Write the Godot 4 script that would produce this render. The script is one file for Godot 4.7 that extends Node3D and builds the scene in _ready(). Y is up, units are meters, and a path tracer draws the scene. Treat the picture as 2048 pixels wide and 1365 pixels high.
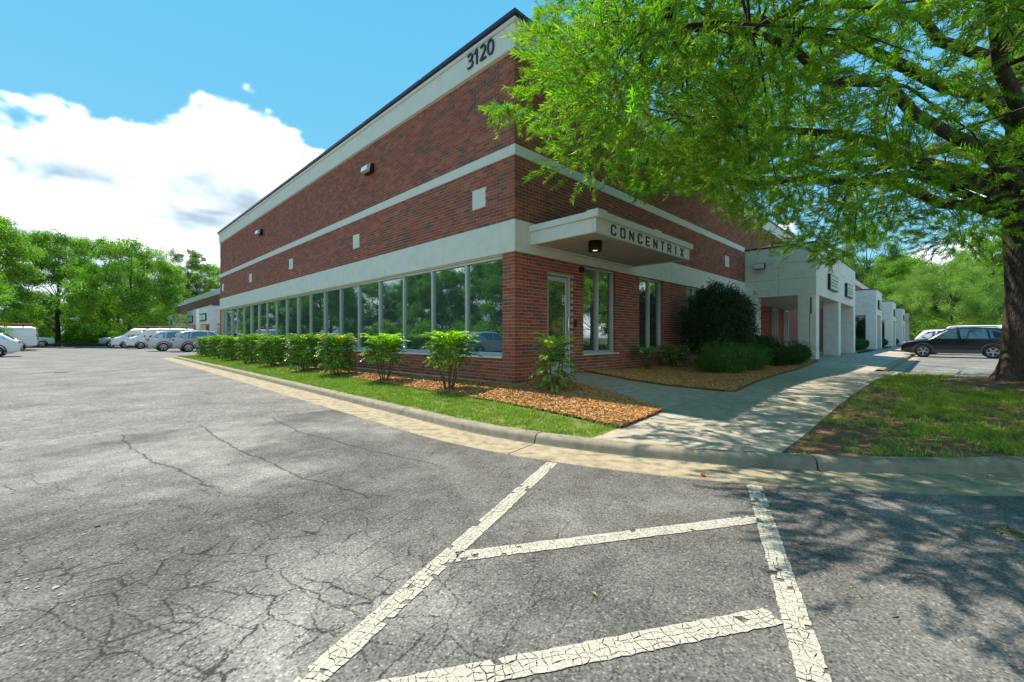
extends Node3D
# A brick office block with a canopy at its corner, its car parks, planting and a willow oak.
# World: the corner of the office stands at the origin; its west face runs along -Z, its south face along +X.

const EYE := Vector3(-5.8208, 0.8675, 5.7275)
const YAW := -45.099
const LOT := -0.25
const COURSE := 0.0677

var rng := RandomNumberGenerator.new()
var M := {}
var taken := {}
var bush_meshes := {}

# ---------------------------------------------------------------- mesh builder
class MB:
	var v := PackedVector3Array()
	var n := PackedVector3Array()
	var c := PackedColorArray()
	var uv := PackedVector2Array()
	var ix := PackedInt32Array()
	var col := Color.WHITE
	var coloured := false

	func paint(k: Color) -> void:
		col = k
		coloured = true

	func vert(p: Vector3, nn: Vector3) -> void:
		v.append(p)
		n.append(nn)
		c.append(col)

	func tri(a: Vector3, b: Vector3, d: Vector3) -> void:
		var nn := (b - a).cross(d - a).normalized()
		var k := v.size()
		vert(a, nn)
		vert(b, nn)
		vert(d, nn)
		ix.append_array(PackedInt32Array([k, k + 2, k + 1]))

	func quad(a: Vector3, b: Vector3, d: Vector3, e: Vector3) -> void:
		var nn := (b - a).cross(e - a)
		if nn.length_squared() < 1e-14:
			nn = (d - b).cross(e - b)
		nn = nn.normalized()
		var k := v.size()
		vert(a, nn)
		vert(b, nn)
		vert(d, nn)
		vert(e, nn)
		ix.append_array(PackedInt32Array([k, k + 2, k + 1, k, k + 3, k + 2]))

	func obox(t: Transform3D, s: Vector3, faces := 63) -> void:
		var h := s / 2
		var p := []
		for i in 8:
			p.append(t * Vector3(h.x if i & 1 else -h.x, h.y if i & 2 else -h.y, h.z if i & 4 else -h.z))
		if faces & 1: quad(p[4], p[5], p[7], p[6])   # +z
		if faces & 2: quad(p[1], p[0], p[2], p[3])   # -z
		if faces & 4: quad(p[5], p[1], p[3], p[7])   # +x
		if faces & 8: quad(p[0], p[4], p[6], p[2])   # -x
		if faces & 16: quad(p[6], p[7], p[3], p[2])  # +y
		if faces & 32: quad(p[0], p[1], p[5], p[4])  # -y

	func box(lo: Vector3, hi: Vector3, faces := 63) -> void:
		obox(Transform3D(Basis(), (lo + hi) / 2), (hi - lo).abs(), faces)

	# a box with chamfered long edges, for frames and trims
	func cbox(lo: Vector3, hi: Vector3, b := 0.008) -> void:
		var m := (lo + hi) / 2
		var h := (hi - lo).abs() / 2
		b = minf(b, minf(h.x, minf(h.y, h.z)) * 0.7)
		var g := func(x: float, y: float, z: float) -> Vector3: return m + Vector3(x * h.x, y * h.y, z * h.z)
		for ax in 3:
			var u := (ax + 1) % 3
			var w := (ax + 2) % 3
			for s in [-1.0, 1.0]:
				var q := []
				for k in [[-1.0, -1.0], [1.0, -1.0], [1.0, 1.0], [-1.0, 1.0]]:
					var p := Vector3.ZERO
					p[ax] = s * h[ax]
					p[u] = k[0] * (h[u] - b)
					p[w] = k[1] * (h[w] - b)
					q.append(m + p)
				if s > 0: quad(q[0], q[1], q[2], q[3])
				else: quad(q[3], q[2], q[1], q[0])
			for su in [-1.0, 1.0]:
				for sw in [-1.0, 1.0]:
					var a := Vector3.ZERO
					a[u] = su * h[u]
					a[w] = sw * (h[w] - b)
					a[ax] = h[ax] - b
					var e := Vector3.ZERO
					e[u] = su * (h[u] - b)
					e[w] = sw * h[w]
					e[ax] = h[ax] - b
					var a2 := a
					a2[ax] = -a[ax]
					var e2 := e
					e2[ax] = -e[ax]
					if su * sw > 0: quad(m + a2, m + e2, m + e, m + a)
					else: quad(m + a, m + e, m + e2, m + a2)
		for i in 8:
			var sg := Vector3(1 if i & 1 else -1, 1 if i & 2 else -1, 1 if i & 4 else -1)
			var pa := m + sg * Vector3(h.x, h.y - b, h.z - b)
			var pb := m + sg * Vector3(h.x - b, h.y, h.z - b)
			var pc := m + sg * Vector3(h.x - b, h.y - b, h.z)
			if sg.x * sg.y * sg.z > 0: tri(pa, pb, pc)
			else: tri(pa, pc, pb)

	# smooth skin over rings of equal count; closed: the rings close on themselves
	func loft(rings: Array, closed := true, caps := false) -> void:
		var m: int = rings[0].size()
		var base := v.size()
		for r in rings.size():
			for i in m:
				var a: Vector3 = rings[r][(i + 1) % m if closed else mini(i + 1, m - 1)] - rings[r][(i + m - 1) % m if closed else maxi(i - 1, 0)]
				var b: Vector3 = rings[mini(r + 1, rings.size() - 1)][i] - rings[maxi(r - 1, 0)][i]
				var nn := a.cross(b)
				if nn.length_squared() < 1e-16:
					nn = Vector3.UP
				vert(rings[r][i], nn.normalized())
		for r in rings.size() - 1:
			for i in (m if closed else m - 1):
				var j := (i + 1) % m
				var p := base + r * m + i
				var q := base + r * m + j
				ix.append_array(PackedInt32Array([p, q + m, q, p, p + m, q + m]))
		if caps:
			for e in [0, rings.size() - 1]:
				var mid := Vector3.ZERO
				for p in rings[e]: mid += p
				mid /= m
				for i in m:
					if e == 0: tri(mid, rings[e][(i + 1) % m], rings[e][i])
					else: tri(mid, rings[e][i], rings[e][(i + 1) % m])

	func tube(path: Array, radii: Array, sides := 6, caps := false) -> void:
		var rings := []
		var side := Vector3.ZERO
		for i in path.size():
			var d: Vector3 = (path[mini(i + 1, path.size() - 1)] - path[maxi(i - 1, 0)]).normalized()
			if side == Vector3.ZERO:
				side = d.cross(Vector3.UP if absf(d.y) < 0.9 else Vector3.RIGHT).normalized()
			side = (side - d * side.dot(d)).normalized()
			var up := d.cross(side)
			var ring := []
			for k in sides:
				var a := TAU * k / sides
				ring.append(path[i] + (side * cos(a) + up * sin(a)) * radii[i])
			rings.append(ring)
		loft(rings, true, caps)

	# a turned body about local Y of t; profile of Vector2(radius, height) from low to high
	func lathe(t: Transform3D, profile: Array, sides := 20) -> void:
		var rings := []
		for p in profile:
			var ring := []
			for k in sides:
				var a := -TAU * k / sides
				ring.append(t * Vector3(cos(a) * p.x, p.y, sin(a) * p.x))
			rings.append(ring)
		loft(rings, true)

	# polygon (counter-clockwise in local x, y) pushed out along +z from 0 to depth
	func prism(poly: PackedVector2Array, t: Transform3D, depth: float) -> void:
		if Geometry2D.is_polygon_clockwise(poly):
			poly.reverse()
		var t3 := Geometry2D.triangulate_polygon(poly)
		for i in range(0, t3.size(), 3):
			var a := poly[t3[i]]
			var b := poly[t3[i + 1]]
			var d := poly[t3[i + 2]]
			if (b - a).cross(d - a) < 0:
				var s := b
				b = d
				d = s
			tri(t * Vector3(a.x, a.y, depth), t * Vector3(b.x, b.y, depth), t * Vector3(d.x, d.y, depth))
			tri(t * Vector3(a.x, a.y, 0), t * Vector3(d.x, d.y, 0), t * Vector3(b.x, b.y, 0))
		for i in poly.size():
			var a := poly[i]
			var b := poly[(i + 1) % poly.size()]
			quad(t * Vector3(a.x, a.y, 0), t * Vector3(b.x, b.y, 0), t * Vector3(b.x, b.y, depth), t * Vector3(a.x, a.y, depth))

	# one pointed leaf, folded a little along its midrib
	func leaf(at: Vector3, along: Vector3, face: Vector3, length: float, width: float, fold := 0.25) -> void:
		var d := along.normalized()
		var s := d.cross(face).normalized() * width * 0.5
		var up := s.cross(d).normalized() * width * fold
		var tip := at + d * length - up * 0.6
		var a := at + d * length * 0.45 + s + up
		var b := at + d * length * 0.45 - s + up
		tri(at, a, tip)
		tri(at, tip, b)

	func commit() -> ArrayMesh:
		var arr := []
		arr.resize(Mesh.ARRAY_MAX)
		arr[Mesh.ARRAY_VERTEX] = v
		arr[Mesh.ARRAY_NORMAL] = n
		if coloured: arr[Mesh.ARRAY_COLOR] = c
		if uv.size() == v.size(): arr[Mesh.ARRAY_TEX_UV] = uv
		arr[Mesh.ARRAY_INDEX] = ix
		var m := ArrayMesh.new()
		m.add_surface_from_arrays(Mesh.PRIMITIVE_TRIANGLES, arr)
		return m

# ---------------------------------------------------------------- scene helpers
func numbered(called: String) -> String:
	if not taken.has(called):
		taken[called] = 0
		return called
	taken[called] += 1
	return "%s_%03d" % [called, taken[called]]

func tag(o: Node, label: String, category: String, group := "", kind := "") -> void:
	if label: o.set_meta("label", label)
	if category: o.set_meta("category", category)
	if group: o.set_meta("group", group)
	if kind: o.set_meta("kind", kind)

func thing(called: String, label: String, category: String, at := Vector3.ZERO, turn := 0.0, group := "") -> Node3D:
	var o := Node3D.new()
	o.name = numbered(called)
	add_child(o)
	o.position = at
	o.rotation.y = turn
	tag(o, label, category, group)
	return o

func setting(called: String) -> Node3D:
	var o := Node3D.new()
	o.name = numbered(called)
	add_child(o)
	o.set_meta("kind", "structure")
	return o

func put(called: String, mesh: Mesh, m: Material, parent: Node, at := Transform3D()) -> MeshInstance3D:
	var o := MeshInstance3D.new()
	o.name = called if parent != self else numbered(called)
	o.mesh = mesh
	o.material_override = m
	o.transform = at
	parent.add_child(o, true)
	return o

func part(called: String, b: MB, m: Material, parent: Node, at := Transform3D()) -> MeshInstance3D:
	return put(called, b.commit(), m, parent, at)

func copies(called: String, mesh: Mesh, m: Material, parent: Node, where: Array, tints: Array, kind := "stuff") -> MultiMeshInstance3D:
	var mm := MultiMesh.new()
	mm.transform_format = MultiMesh.TRANSFORM_3D
	mm.use_colors = tints.size() > 0
	mm.mesh = mesh
	mm.instance_count = where.size()
	for i in where.size():
		mm.set_instance_transform(i, where[i])
		if tints.size(): mm.set_instance_color(i, tints[i])
	var o := MultiMeshInstance3D.new()
	o.name = called if parent != self else numbered(called)
	o.multimesh = mm
	o.material_override = m
	parent.add_child(o, true)
	if kind: o.set_meta("kind", kind)
	return o

# the same as one real mesh: copies of small leaf meshes joined under one node
func merged(called: String, meshes: Array, m: Material, parent: Node, where: Array, tints: Array) -> MeshInstance3D:
	var v := PackedVector3Array()
	var n := PackedVector3Array()
	var c := PackedColorArray()
	for k in meshes.size():
		var arr: Array = meshes[k].surface_get_arrays(0)
		var ix: PackedInt32Array = arr[Mesh.ARRAY_INDEX]
		var sv: PackedVector3Array = arr[Mesh.ARRAY_VERTEX]
		var sn: PackedVector3Array = arr[Mesh.ARRAY_NORMAL]
		var sc: PackedColorArray = arr[Mesh.ARRAY_COLOR]
		var fv := PackedVector3Array()
		var fn := PackedVector3Array()
		var fc := PackedColorArray()
		for i in ix:
			fv.append(sv[i])
			fn.append(sn[i])
			fc.append(sc[i])
		for i in where[k].size():
			var t: Transform3D = where[k][i]
			v.append_array(t * fv)
			n.append_array(Transform3D(t.basis.orthonormalized(), Vector3.ZERO) * fn)
			var q: Color = tints[k][i]
			var a := c.size()
			c.append_array(fc)
			for j in fc.size():
				c[a + j] = fc[j] * q
	var arr2 := []
	arr2.resize(Mesh.ARRAY_MAX)
	arr2[Mesh.ARRAY_VERTEX] = v
	arr2[Mesh.ARRAY_NORMAL] = n
	arr2[Mesh.ARRAY_COLOR] = c
	var mesh := ArrayMesh.new()
	mesh.add_surface_from_arrays(Mesh.PRIMITIVE_TRIANGLES, arr2)
	return put(called, mesh, m, parent)

func lin(r: float, g: float, b: float) -> Color:
	return Color(r, g, b).linear_to_srgb()

func mat(color: Color, rough := 0.8, metal := 0.0, spec := 0.5) -> StandardMaterial3D:
	var m := StandardMaterial3D.new()
	m.albedo_color = color.linear_to_srgb()
	m.roughness = rough
	m.metallic = metal
	m.metallic_specular = spec
	return m

# seamless noise picture, bytes 0..255
func noise_bytes(size: int, sd: int, freq: float, octaves := 4, type := FastNoiseLite.TYPE_SIMPLEX_SMOOTH, stretch := 1.0) -> PackedByteArray:
	var f := FastNoiseLite.new()
	f.seed = sd
	f.noise_type = type
	f.frequency = freq
	f.fractal_octaves = octaves
	f.fractal_type = FastNoiseLite.FRACTAL_FBM
	var im := f.get_seamless_image(size, maxi(4, int(size / stretch)), false, false, 0.12)
	if stretch != 1.0:
		im.resize(size, size, Image.INTERPOLATE_BILINEAR)
	im.convert(Image.FORMAT_L8)
	return im.get_data()

func gray_texture(data: PackedByteArray, size: int) -> ImageTexture:
	return ImageTexture.create_from_image(Image.create_from_data(size, size, false, Image.FORMAT_L8, data))

# two noises mixed and run through a ramp of linear colours
func ramp_texture(size: int, a: PackedByteArray, b: PackedByteArray, share: float, stops: Array, grain := 0) -> ImageTexture:
	var lut_r := PackedByteArray()
	var lut_g := PackedByteArray()
	var lut_b := PackedByteArray()
	for i in 256:
		var x := i / 255.0
		var k := 0
		while k < stops.size() - 2 and x > stops[k + 1][0]: k += 1
		var t := clampf((x - stops[k][0]) / (stops[k + 1][0] - stops[k][0]), 0, 1)
		var q: Color = (stops[k][1] as Color).lerp(stops[k + 1][1], t).linear_to_srgb()
		lut_r.append(int(clampf(q.r, 0, 1) * 255))
		lut_g.append(int(clampf(q.g, 0, 1) * 255))
		lut_b.append(int(clampf(q.b, 0, 1) * 255))
	var out := PackedByteArray()
	out.resize(size * size * 3)
	var wa := int(256 * (1 - share))
	var wb := 256 - wa
	for i in size * size:
		var x: int = (a[i] * wa + b[i] * wb) >> 8
		if grain: x = clampi(x + rng.randi() % grain - grain / 2, 0, 255)
		out[i * 3] = lut_r[x]
		out[i * 3 + 1] = lut_g[x]
		out[i * 3 + 2] = lut_b[x]
	return ImageTexture.create_from_image(Image.create_from_data(size, size, false, Image.FORMAT_RGB8, out))

func tri_map(m: StandardMaterial3D, metres: float, tex: Texture2D, bump: Texture2D = null, depth := 0.0) -> StandardMaterial3D:
	m.albedo_texture = tex
	m.uv1_triplanar = true
	m.uv1_world_triplanar = true
	m.uv1_scale = Vector3.ONE / metres
	if bump:
		m.heightmap_enabled = true
		m.heightmap_texture = bump
		m.heightmap_scale = depth
	return m

func leafy(light: Color, rough := 0.42) -> StandardMaterial3D:
	var m := StandardMaterial3D.new()
	m.vertex_color_use_as_albedo = true
	m.roughness = rough
	m.metallic_specular = 0.45
	m.cull_mode = BaseMaterial3D.CULL_DISABLED
	m.backlight_enabled = true
	m.backlight = light
	return m

func rnd(a: float, b: float) -> float:
	return rng.randf_range(a, b)

func jit(s: float) -> Vector3:
	return Vector3(rnd(-s, s), rnd(-s, s), rnd(-s, s))

func on_sphere() -> Vector3:
	var y := rnd(-1, 1)
	var a := rnd(0, TAU)
	var r := sqrt(1 - y * y)
	return Vector3(r * cos(a), y, r * sin(a))

func facing(dir: Vector3, roll := 0.0) -> Basis:
	# a basis whose +Y points along dir
	var y := dir.normalized()
	var x := y.cross(Vector3.UP if absf(y.y) < 0.95 else Vector3.RIGHT).normalized().rotated(y, roll)
	return Basis(x, y, x.cross(y))

# where a world point falls in the photograph's pixels; used to shape the oak's outline
func seen_at(p: Vector3) -> Vector3:
	var a := deg_to_rad(-YAW)
	var f := Vector3(sin(a), 0, -cos(a))
	var r := Vector3(cos(a), 0, sin(a))
	var d := p - EYE
	var t := d.dot(f)
	return Vector3(1024 + 866 * d.dot(r) / t, 676 - 866 * d.y / t, t)

# ---------------------------------------------------------------- camera, sky and sun
func view_and_light() -> void:
	var cam := Camera3D.new()
	cam.name = "camera"
	add_child(cam)
	cam.position = EYE
	cam.rotation_degrees = Vector3(0, YAW, 0)
	cam.projection = Camera3D.PROJECTION_FRUSTUM
	cam.near = 0.1
	cam.far = 1500.0
	cam.size = 0.1 * 2.0 * 682.5 / 866.0
	cam.frustum_offset = Vector2(0, -0.1 * 6.5 / 866.0)
	cam.current = true

	var e := Environment.new()
	e.background_mode = Environment.BG_SKY
	e.tonemap_mode = Environment.TONE_MAPPER_LINEAR
	e.tonemap_exposure = 2.2
	e.sdfgi_enabled = true
	e.ssao_enabled = true
	e.ssil_enabled = true
	var sky := Sky.new()
	var sm := PanoramaSkyMaterial.new()
	sm.panorama = ImageTexture.create_from_image(sky_picture())
	sm.energy_multiplier = 1.0
	sky.sky_material = sm
	e.sky = sky
	var w := WorldEnvironment.new()
	w.name = "world_environment"
	w.environment = e
	add_child(w)

	var sun := DirectionalLight3D.new()
	sun.name = "sun"
	sun.light_energy = 1.22
	sun.light_color = Color(1.0, 0.955, 0.88)
	sun.light_angular_distance = 0.5
	sun.shadow_enabled = true
	add_child(sun)
	sun.look_at_from_position(Vector3(0.32, 7.0, -3.75), Vector3.ZERO, Vector3.UP)

func sky_picture() -> Image:
	# blue air with a bank of fair-weather cloud low round the horizon
	var w := 2304
	var h := 1152
	var big := FastNoiseLite.new()
	big.seed = 11
	big.frequency = 1.0
	big.noise_type = FastNoiseLite.TYPE_SIMPLEX_SMOOTH
	big.fractal_octaves = 6
	big.fractal_gain = 0.56
	var soft := FastNoiseLite.new()
	soft.seed = 31
	soft.frequency = 1.0
	soft.fractal_octaves = 4
	var data := PackedFloat32Array()
	data.resize(w * h * 3)
	var row := PackedFloat32Array()
	row.resize(w)
	for j in h:
		var el := PI * (0.5 - (j + 0.5) / h)
		var deg := rad_to_deg(el)
		var t := pow(clampf(1.0 - deg / 90.0, 0, 1), 3.0)
		var air := Color(0.046, 0.238, 0.405).lerp(Color(0.15, 0.34, 0.45), t)
		if deg < 0: air = Color(0.20, 0.22, 0.20)
		for i in w:
			var c := air
			if deg > 0 and deg < 48:
				var az := TAU * (i + 0.5) / w
				var d := Vector3(sin(az) * cos(el), sin(el), -cos(az) * cos(el))
				var top := 17.0 + 3.5 * sin(az * 2.0 + 1.9) + 2.0 * sin(az * 3.0 + 1.2) + 1.5 * sin(az * 7.0 + 0.7)
				var p := Vector3(d.x * 2.6 + 3, d.y * 5.0, d.z * 2.6)
				var k := big.get_noise_3dv(p) * 1.25 + big.get_noise_3dv(p * 4.0) * 0.42
				var dens := k + (top - deg) / 9.0
				var cover := smoothstep(0.0, 0.34, dens)
				if cover > 0:
					# lit from above: thick towards the sun side is bright, the under sides grey
					var above := big.get_noise_3dv(p + Vector3(0.02, 0.16, -0.03)) * 1.25
					var s := soft.get_noise_3d(d.x * 2.4, d.y * 17.0 + 2, d.z * 2.4)
					var low := smoothstep(top * 0.9, top * 0.45, deg)
					var shade := clampf(0.16 + (above - k * 0.75) * 0.7 + low * (0.46 + s * 1.3), 0, 1)
					var cloud := Color(1.25, 1.25, 1.25).lerp(Color(0.23, 0.30, 0.365), pow(shade, 0.55))
					c = air.lerp(cloud, cover)
			var o := (j * w + i) * 3
			data[o] = c.r
			data[o + 1] = c.g
			data[o + 2] = c.b
	return Image.create_from_data(w, h, false, Image.FORMAT_RGBF, data.to_byte_array())

# ---------------------------------------------------------------- materials
func materials() -> void:
	var n1 := noise_bytes(512, 3, 0.012, 5)
	var n2 := noise_bytes(512, 5, 0.09, 3)
	var fine := noise_bytes(512, 8, 0.35, 2)
	var cell := noise_bytes(512, 9, 0.05, 3, FastNoiseLite.TYPE_VALUE_CUBIC)
	var bump_fine := gray_texture(fine, 512)
	var bump_mid := gray_texture(n2, 512)
	M.fine = bump_fine

	# bricks: grain and blotches that multiply the brick's own colour
	var b := mat(Color(1, 1, 1), 0.88)
	tri_map(b, 0.9, ramp_texture(512, fine, n1, 0.45, [[0.0, Color(0.55, 0.52, 0.50)], [0.5, Color(0.95, 0.95, 0.95)], [1.0, Color(1, 1, 1)]]), bump_fine, 0.25)
	b.vertex_color_use_as_albedo = true
	M.brick_any = b
	M.brick = []
	for k in [Color(0.40, 0.112, 0.066), Color(0.34, 0.090, 0.054), Color(0.45, 0.135, 0.078), Color(0.37, 0.102, 0.066), Color(0.30, 0.080, 0.052), Color(0.15, 0.098, 0.084)]:
		var q: StandardMaterial3D = b.duplicate()
		q.vertex_color_use_as_albedo = false
		q.albedo_color = k.linear_to_srgb()
		M.brick.append(q)
	M.mortar = tri_map(mat(Color(1, 1, 1), 0.95), 0.7, ramp_texture(512, fine, n1, 0.5, [[0.0, Color(0.50, 0.39, 0.31)], [1.0, Color(0.70, 0.58, 0.48)]]), bump_fine, 0.3)
	M.far_brick = tri_map(mat(Color(1, 1, 1), 0.9), 1.6, ramp_texture(512, fine, n1, 0.4, [[0.0, Color(0.19, 0.065, 0.042)], [0.5, Color(0.30, 0.105, 0.068)], [1.0, Color(0.36, 0.15, 0.10)]]), bump_fine, 0.4)
	# stucco and painted trim
	M.stucco = tri_map(mat(Color(1, 1, 1), 0.86), 2.6, ramp_texture(512, n1, fine, 0.4, [[0.0, Color(0.60, 0.575, 0.50)], [0.4, Color(0.735, 0.715, 0.64)], [1.0, Color(0.80, 0.785, 0.72)]]), bump_fine, 0.16)
	M.panel = tri_map(mat(Color(1, 1, 1), 0.8), 3.0, ramp_texture(512, n1, n2, 0.35, [[0.0, Color(0.60, 0.59, 0.54)], [0.45, Color(0.78, 0.77, 0.72)], [1.0, Color(0.83, 0.825, 0.79)]]), bump_fine, 0.1)
	M.white_metal = tri_map(mat(Color(1, 1, 1), 0.45), 1.7, ramp_texture(512, n1, n2, 0.3, [[0.0, Color(0.66, 0.66, 0.63)], [0.5, Color(0.74, 0.74, 0.71)], [1.0, Color(0.78, 0.78, 0.76)]]))
	M.coping = mat(Color(0.030, 0.036, 0.060), 0.42, 0.3)
	M.frame = mat(Color(0.50, 0.54, 0.52), 0.38, 0.35)
	M.sill = mat(Color(0.70, 0.72, 0.72), 0.6)
	M.glass = mat(Color(0.235, 0.32, 0.33), 0.015, 0.86)
	M.glass_front = mat(Color(0.32, 0.37, 0.35), 0.015, 0.85)
	M.dark = mat(Color(0.014, 0.014, 0.016), 0.5)
	M.inside = mat(Color(0.02, 0.022, 0.022), 0.9)
	M.bronze = mat(Color(0.030, 0.022, 0.018), 0.45, 0.4)
	M.lens = mat(Color(0.62, 0.64, 0.62), 0.12, 0.0, 0.8)
	M.soffit = tri_map(mat(Color(1, 1, 1), 0.7), 1.2, ramp_texture(512, n1, fine, 0.3, [[0.0, Color(0.38, 0.33, 0.29)], [1.0, Color(0.54, 0.49, 0.44)]]))
	M.sign_green = mat(Color(0.50, 0.66, 0.58), 0.5)
	M.cream = mat(Color(0.66, 0.58, 0.46), 0.7)
	var glow := mat(Color(0.9, 0.8, 0.6), 0.4)
	glow.emission_enabled = true
	glow.emission = Color(1.0, 0.82, 0.55)
	glow.emission_energy_multiplier = 0.8
	M.glow = glow

	# concrete
	var spots := noise_bytes(512, 21, 0.018, 6)
	M.kerb = tri_map(mat(Color(1, 1, 1), 0.92), 1.5, ramp_texture(512, spots, fine, 0.5, [[0.0, Color(0.08, 0.064, 0.042)], [0.32, Color(0.16, 0.137, 0.098)], [0.5, Color(0.255, 0.225, 0.168)], [1.0, Color(0.35, 0.315, 0.245)]], 80), bump_fine, 0.5)
	M.gutter = tri_map(mat(Color(1, 1, 1), 0.92), 1.8, ramp_texture(512, spots, fine, 0.45, [[0.0, Color(0.085, 0.062, 0.035)], [0.32, Color(0.19, 0.15, 0.095)], [0.5, Color(0.32, 0.27, 0.185)], [1.0, Color(0.41, 0.36, 0.265)]], 70), bump_fine, 0.4)
	M.walk = []
	for k in [1.0, 0.93, 1.06]:
		M.walk.append(tri_map(mat(Color(1, 1, 1), 0.9), 2.2, ramp_texture(512, spots, fine, 0.4, [[0.0, Color(0.17, 0.15, 0.115) * k], [0.33, Color(0.29, 0.26, 0.205) * k], [0.6, Color(0.37, 0.335, 0.27) * k], [1.0, Color(0.44, 0.405, 0.335) * k]], 40), bump_fine, 0.35))
	# soils
	M.soil = tri_map(mat(Color(1, 1, 1), 1.0), 1.1, ramp_texture(512, n2, fine, 0.5, [[0.0, Color(0.075, 0.042, 0.022)], [0.5, Color(0.17, 0.095, 0.05)], [1.0, Color(0.27, 0.165, 0.09)]], 50), bump_mid, 2.5)
	M.mulch = tri_map(mat(Color(1, 1, 1), 1.0), 0.6, ramp_texture(512, n2, fine, 0.55, [[0.0, Color(0.14, 0.055, 0.018)], [0.5, Color(0.32, 0.145, 0.045)], [1.0, Color(0.50, 0.25, 0.085)]], 60), bump_mid, 3.0)
	M.turf = tri_map(mat(Color(1, 1, 1), 1.0), 1.3, ramp_texture(512, n2, n1, 0.5, [[0.0, Color(0.10, 0.075, 0.03)], [0.4, Color(0.13, 0.17, 0.03)], [1.0, Color(0.18, 0.26, 0.04)]], 50), bump_mid, 2.0)
	M.forest = tri_map(mat(Color(1, 1, 1), 1.0), 9.0, ramp_texture(512, n1, n2, 0.5, [[0.0, Color(0.03, 0.035, 0.012)], [0.5, Color(0.05, 0.075, 0.02)], [1.0, Color(0.08, 0.10, 0.03)]], 40))
	# bark
	var long := noise_bytes(512, 41, 0.05, 4, FastNoiseLite.TYPE_SIMPLEX_SMOOTH, 5.0)
	M.bark = tri_map(mat(Color(1, 1, 1), 0.95), 0.8, ramp_texture(512, long, fine, 0.4, [[0.0, Color(0.022, 0.017, 0.013)], [0.5, Color(0.065, 0.052, 0.042)], [1.0, Color(0.13, 0.11, 0.09)]], 20), gray_texture(long, 512), 3.0)
	M.bark_far = mat(Color(0.05, 0.042, 0.034), 0.95)
	M.stem = mat(Color(0.13, 0.085, 0.045), 0.85)
	# leaves
	M.oak = leafy(Color(0.80, 1.0, 0.42), 0.5)
	M.leaf = leafy(Color(0.85, 0.95, 0.4), 0.55)
	M.shrub = leafy(Color(0.75, 0.9, 0.35), 0.36)
	M.dark_leaf = leafy(Color(0.25, 0.3, 0.12), 0.3)
	M.blade = leafy(Color(0.6, 0.7, 0.25), 0.55)
	M.chip = mat(Color(1, 1, 1), 0.9)
	M.chip.vertex_color_use_as_albedo = true
	M.stone = mat(Color(1, 1, 1), 0.9)
	M.stone.vertex_color_use_as_albedo = true
	M.paint = tri_map(mat(Color(1, 1, 1), 0.75), 0.5, ramp_texture(512, n2, fine, 0.55, [[0.0, Color(0.16, 0.145, 0.12)], [0.32, Color(0.33, 0.305, 0.25)], [0.47, Color(0.54, 0.51, 0.44)], [1.0, Color(0.68, 0.655, 0.59)]], 110), bump_fine, 0.6)
	# vehicles
	M.tyre = mat(Color(0.018, 0.018, 0.019), 0.85)
	M.rim = mat(Color(0.52, 0.53, 0.55), 0.28, 0.8)
	M.steel_rim = mat(Color(0.34, 0.35, 0.37), 0.4, 0.6)
	M.plastic = mat(Color(0.035, 0.036, 0.038), 0.6)
	M.grey_plastic = mat(Color(0.085, 0.087, 0.092), 0.62)
	M.car_glass = mat(Color(0.20, 0.22, 0.23), 0.03, 0.9)
	M.red_lamp = mat(Color(0.42, 0.012, 0.02), 0.15, 0.0, 0.8)
	M.clear_lamp = mat(Color(0.62, 0.64, 0.66), 0.08, 0.4, 0.8)
	M.chrome = mat(Color(0.62, 0.63, 0.65), 0.12, 1.0)
	M.plate = mat(Color(0.62, 0.64, 0.66), 0.5)
	M.orange = mat(Color(0.48, 0.12, 0.05), 0.6)
	M.galvanised = mat(Color(0.36, 0.37, 0.37), 0.55, 0.5)
	M.timber = tri_map(mat(Color(1, 1, 1), 0.9), 1.5, ramp_texture(512, n2, fine, 0.5, [[0.0, Color(0.05, 0.045, 0.04)], [1.0, Color(0.16, 0.145, 0.125)]]))

func car_paint(c: Color, metal := 0.3) -> StandardMaterial3D:
	var m := mat(c, 0.32, metal, 0.35)
	m.clearcoat_enabled = true
	m.clearcoat = 0.7
	m.clearcoat_roughness = 0.04
	return m

# ---------------------------------------------------------------- ground
func kerb_back() -> Array:
	# the back edge of the kerb, from the far end of the lawn strip round the corner to the island's end
	var p := []
	for i in 13:
		p.append(Vector2(lerpf(-1.96, -2.40, pow(i / 12.0, 1.2)), -24.4 + i * 2.15))
	var c := Vector2(3.70, 1.4)
	for i in range(1, 27):
		var a := PI + PI / 2 * i / 26.0
		p.append(c + Vector2(cos(a), -sin(a)) * 6.10)
	for x in [5.0, 6.2, 7.4, 8.6]:
		p.append(Vector2(x, 7.50))
	for i in range(1, 9):
		var a := PI / 2 * i / 8.0
		p.append(Vector2(8.6 + 1.5 * sin(a), 6.0 + 1.5 * cos(a)))
	p.append(Vector2(10.1, 5.25))
	return p

func rise(x: float, z: float) -> float:
	# level of the raised ground inside the kerb
	var d := 0.0
	if z < 1.4: d = x + 1.96 + 0.44 * pow(clampf((z + 24.4) / 25.8, 0, 1), 1.2)
	else: d = 6.10 - Vector2(minf(x - 3.70, 0.0), z - 1.4).length()
	var west := -0.160 + 0.20 * smoothstep(0, 4.8, d)
	var east := lerpf(-0.115, 0.06, clampf((4.3 - z) / 2.6, 0, 1))
	var y := lerpf(west, east, smoothstep(4.0, 9.5, x))
	if x < 5: y += 0.075 * exp(-((x - 1.6) * (x - 1.6) + z * z) / 1.8)
	return y

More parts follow.
